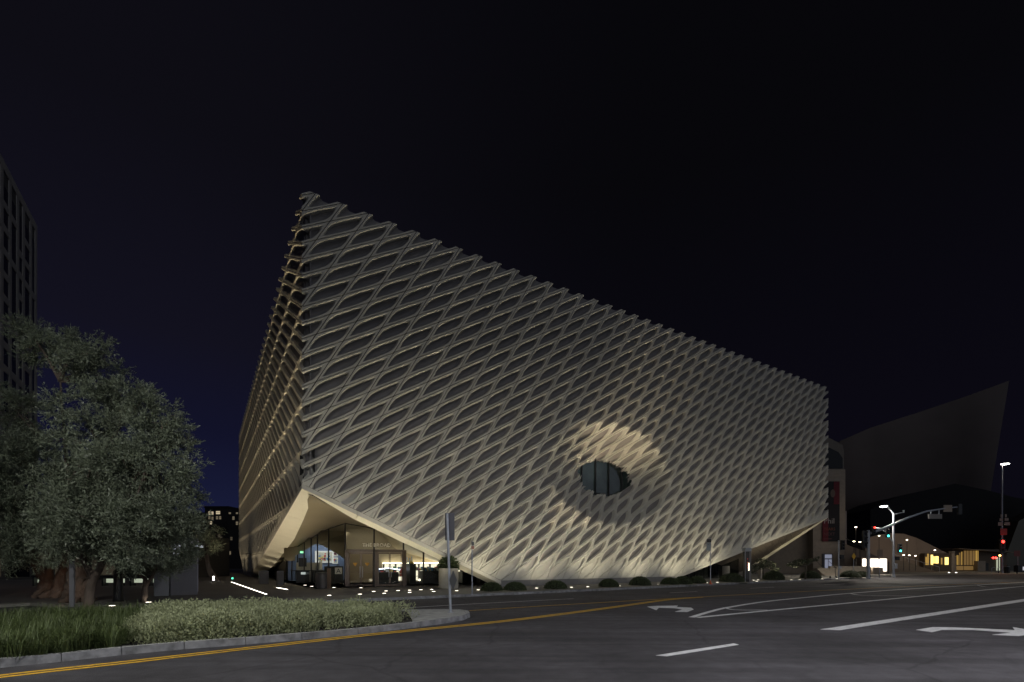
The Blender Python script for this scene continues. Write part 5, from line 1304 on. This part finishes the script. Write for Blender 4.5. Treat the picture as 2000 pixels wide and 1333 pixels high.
o = thing('notice_sign', 'square brown sign on a thin post before the ticket booth', 'road sign', G(1718, 1130, FL), 0); t_ = o.location.y; lo = Vector(o.location)
round_pole(o, (P(0, 1074, t_)-lo).z, .03, steel); a_, c_ = P(1712.5, 1074, t_)-lo, P(1723.5, 1088, t_)-lo
MB().box(a_.x, c_.x, -.06, -.04, c_.z, a_.z).build('board', mat('sign_brown', (.16, .12, .09), .6), o)
# far right lamp with signs and a red signal
p5 = G(1957, 1119, FL); t5 = p5.y
o = cobra('yellowish street lamp at the right edge above a stack of small signs', p5, (1957, 908), (1963, 907), 2600, (1, .80, .52), (1, .86, .6), rh=.5)
p6 = lambda x, y: P(x, y, t5)-p5
for x0, x1, y0, y1, m in [(1952, 1955.5, 1005, 1011, sb), (1960.5, 1964, 1005, 1011, sb), (1950, 1956.5, 1013, 1018.5, sb), (1960, 1967.5, 1012.5, 1018, sb), (1947, 1956.5, 1020.5, 1027.5, sb), (1959.5, 1970, 1020.5, 1026.5, sb), (1951.5, 1964.5, 1033, 1045.5, mat('sign_deepred', (.30, .03, .02), .6))]:
    a_, c_ = p6(x0, y0), p6(x1, y1); MB().box(a_.x, c_.x, -.2, -.17, c_.z, a_.z).build('sign_board', m, o)
signal_head(o, p6(1954, 1064)+Vector((0, -.3, -.25)), 0, 2.2)
light('POINT', p6(1954, 1059)+Vector((0, -1.2, 0)), 24, (1, .04, .02), o, rad=.1)
o = thing('amber_beacon', 'small amber and red lights low on a short post left of the far lamp', 'beacon', G(1950, 1119.5, FL), 0); t_ = o.location.y; lo = Vector(o.location)
round_pole(o, (P(0, 1083, t_)-lo).z, .06, blk)
for x, y, m in [(1951.5, 1085.5, glow('amber_lamp', (1, .45, .12), 8)), (1938.5, 1090, MATS['lamp_red']), (1943.5, 1090, MATS['lamp_red'])]:
    c = P(x, y, t_)-lo; MB().lathe([(.02, c.z-.16), (.16, c.z), (.02, c.z+.16)], 10, (c.x, -.1)).build('lamp', m, o)
MB().tube([P(1937, 1093, t_)-lo, P(1951, 1093, t_)-lo], .03, 6).build('bracket', blk, o)
o = thing('street_bin', 'black litter bin at the right by the far lamp', 'bin', G(1966.5, 1120, FL), 0)
MB().lathe([(.3, 0), (.33, .1), (.33, .95), (.2, 1.15)], 14).build('drum', blk, o); MB().lathe([(.34, .96), (.34, 1.0)], 14).build('rim', galv, o)
o = thing('red_notice', 'dull red square sign on a post at the right edge', 'road sign', G(1988, 1120, FL), 0); t_ = o.location.y; lo = Vector(o.location)
round_pole(o, (P(0, 1077, t_)-lo).z, .04, steel); a_, c_ = P(1980, 1076, t_)-lo, P(1992, 1087, t_)-lo
MB().box(a_.x, c_.x, -.07, -.05, c_.z, a_.z).build('board', mat('sign_dullred', (.22, .05, .04), .6), o)
o = thing('news_rack', 'dark box stand with a lit white front at the right edge', 'box', G(1996, 1121, FL), 0)
MB().box(-.9, .9, -.3, .3, .25, 1.2).build('case', blk, o, bevel=.02); MB().box(-.2, .8, -.33, -.305, .5, 1.0).build('lit_front', glow('rack_glow', (.9, .9, 1), .5), o)
for x in (-.7, .7): MB().box(x-.05, x+.05, -.05, .05, 0, .25).build('leg', blk, o)
o = thing('bike_rack', 'bent steel bike rack left of the black bin', 'bike rack', G(1948, 1121, FL), 0)
for x in (-.5, .35): MB().tube([(x-.3, 0, 0), (x-.3, 0, .8), (x, 0, .95), (x+.3, 0, .8), (x+.3, 0, 0)], .03, 6).build('hoop', galv, o)

# the lamps that light the near roadway stand on the camera's side of the avenue
def near_lamp(x, y, h, watt, col, lab):
    o = thing('street_lamp', lab, 'street lamp', (x, y, 0), 0, 'lit street lamps')
    MB().tube([(0, 0, 0), (0, 0, .3), (0, 0, h+.4)], [.2, .13, .09], 12).build('pole', steel, o)
    MB().tube([(0, 0, h+.3), (0, .9, h+.55), (0, 1.9, h+.2)], [.06, .05, .045], 8).build('arm', steel, o)
    MB().box(-.16, .16, 1.7, 2.4, h+.04, h+.16).build('head', mat('lamp_head', (.25, .25, .25), .5), o, bevel=.02)
    MB().lathe([(.14, h-.01), (.15, h+.035)], 14, (0, 2.05)).build('lens', glow('street_lens', (1, .97, .88), 26), o)
    light('SPOT', (0, 2.05, h-.06), watt, col, o, (0, 6, 0), 168, .5, .25)
near_lamp(10, 1.0, 9.5, 5400, (.97, .97, 1), 'street lamp beside the viewer on the right, above the view')
near_lamp(-11, -1.5, 9.5, 5200, (1, 1, .93), 'street lamp over the left end of the island, above the view')
near_lamp(34, 9, 9.5, 3800, (1, .93, .86), 'street lamp along the near kerb outside the right of the view')

# ------------------------------------------------------------------ tower at far left and blocks in the distance
tt = 76.0
xr = (75-1000)/F*tt
tw = thing('apartment_tower', 'dark concrete apartment tower rising at the left edge of the sky', 'tower', (xr, tt, 0), TH+PI/2)   # local x runs away along the side street, y towards the left
zt_ = HC+(1098-458)*tt/F
Lb = 46
MB().box(-Lb, 0, .25, 22, 0, zt_).build('core', mat('tower_core', (.09, .085, .08), .8), tw)
fh = 3.05; nf = int(zt_/fh)
# concrete grid: piers and spandrels in front of the dark panes
piers = [0]; x = 0
for wgap in [1.5, 2.4, 1.5, 2.1, 2.1, 1.5, 2.4, 2.1, 1.5, 2.4, 2.1]: x -= wgap+1.05; piers.append(x)
for k, (xa_, xb_) in enumerate(zip(piers, piers[1:])):
    MB().box(xa_-.98, xa_, .14, .24, 0, zt_-.01).build('pier', towerM, tw)
MB().box(-Lb, 0, .13, .24, zt_, zt_+1.2).build('parapet', towerM, tw)
for k, (xa_, xb_) in enumerate(zip(piers, piers[1:])):
    f = nf-1
    while f > 2:
        span = random.choice([1, 1, 1, 2, 3]) if k < 4 else 1
        zb = (f-span+1)*fh+.2
        MB().box(xb_+.02, xa_-1.0, .155, .235, zb-.95+.0, zb-.002).build('spandrel', towerM, tw)
        if f*fh > 12:
            MB().box(xb_+.03, xa_-1.0, .215, .245, zb, zb+span*fh-1.0).build('window', wglass, tw)
        f -= span
for k, (x0, x1, lab, yt, t_) in enumerate([(400, 446, 'black block of flats with a few lit windows, left of the museum edge', 992, 135), (446, 476, 'lower dark block touching the museum edge', 1008, 128), (300, 400, 'dark block far behind the olive trees with warm windows', 1004, 150)]):
    p = P(x0, 1119, t_); o = thing('distant_block', lab, 'building', (p.x, p.y, 0), 0, 'dark blocks beyond the plaza')
    w_ = (x1-x0)*t_/F; h_ = HC+(1098-yt)*t_/F
    MB().box(0, w_, 0, 15, 0, h_).build('wall', mat('block_dark', (.022, .020, .020), .9), o)
    MB().box(-.2, w_+.2, -.2, 15.2, h_, h_+.4).build('roof', mat('block_dark', (.022, .020, .020), .9), o)
    lits = [(409, 1011, 1), (415, 1011, .8), (424, 1010, 1), (428, 1010, 1), (424, 1020, .4), (430, 1020, .3), (409, 1020, .4), (415, 1021, .5), (412, 1030, 1), (428, 1055, .25), (433, 1068, .4), (432, 1095, .3), (426, 1095, .25), (432, 1060, .2), (426, 1105, .12), (432, 1105, .12), (449, 1012, .4), (456, 1020, .3), (452, 1060, .15), (463, 1012, .6), (463, 1030, .3), (449, 1088, .6), (420, 1080, .1)]
    for lx, ly, s_ in lits:
        if x0 < lx < x1-3 and k < 2:
            c = P(lx, ly, t_)-p
            f_ = MB().box(c.x-.27, c.x+.27, -.06, -.005, c.z-.42, c.z+.42).build('window', glow('flat_window_%s' % ('bright' if s_ > .7 else 'soft' if s_ > .28 else 'faint'), (1, .82, .55), .55 if s_ > .7 else .15 if s_ > .28 else .07), o)
            MB().box(c.x-.29, c.x+.29, -.10, -.062, c.z-.05, c.z+.05).build('bar', blk, f_)
p = P(458, 1125, 60); o = thing('rear_annex', 'dim beige annex wall peeping out below the left edge of the museum', 'building', (p.x, p.y, 0), 0)
MB().box(-.3, 2.2, 6, 9, 0, 3.9).build('wall', mat('annex_beige', (.20, .17, .12), .8), o); MB().box(-.32, 2.22, 5.98, 6.0-.002, 2.0, 2.1).build('ledge', blk, o)
for k, (x, y, lab, m) in enumerate([(417, 1130, 'small upright white lamp by the far slanting trunks', glow('white_lens', (1, .97, .9), 5)), (454, 1130, 'tiny green light near the far end of the light line', glow('tiny_green', (.1, .9, .5), 2))]):
    p = G(x, 1137, FL); o = thing('marker_light', lab, 'light', p, 0); z = (P(x, y, p.y)-p).z
    MB().lathe([(.06, z-.18), (.06, z+.18)] if k == 0 else [(.07, z-.07), (.07, z+.07)], 8).build('lens', m, o); MB().lathe([(.03, 0), (.03, z-.2)], 6).build('stem', blk, o)
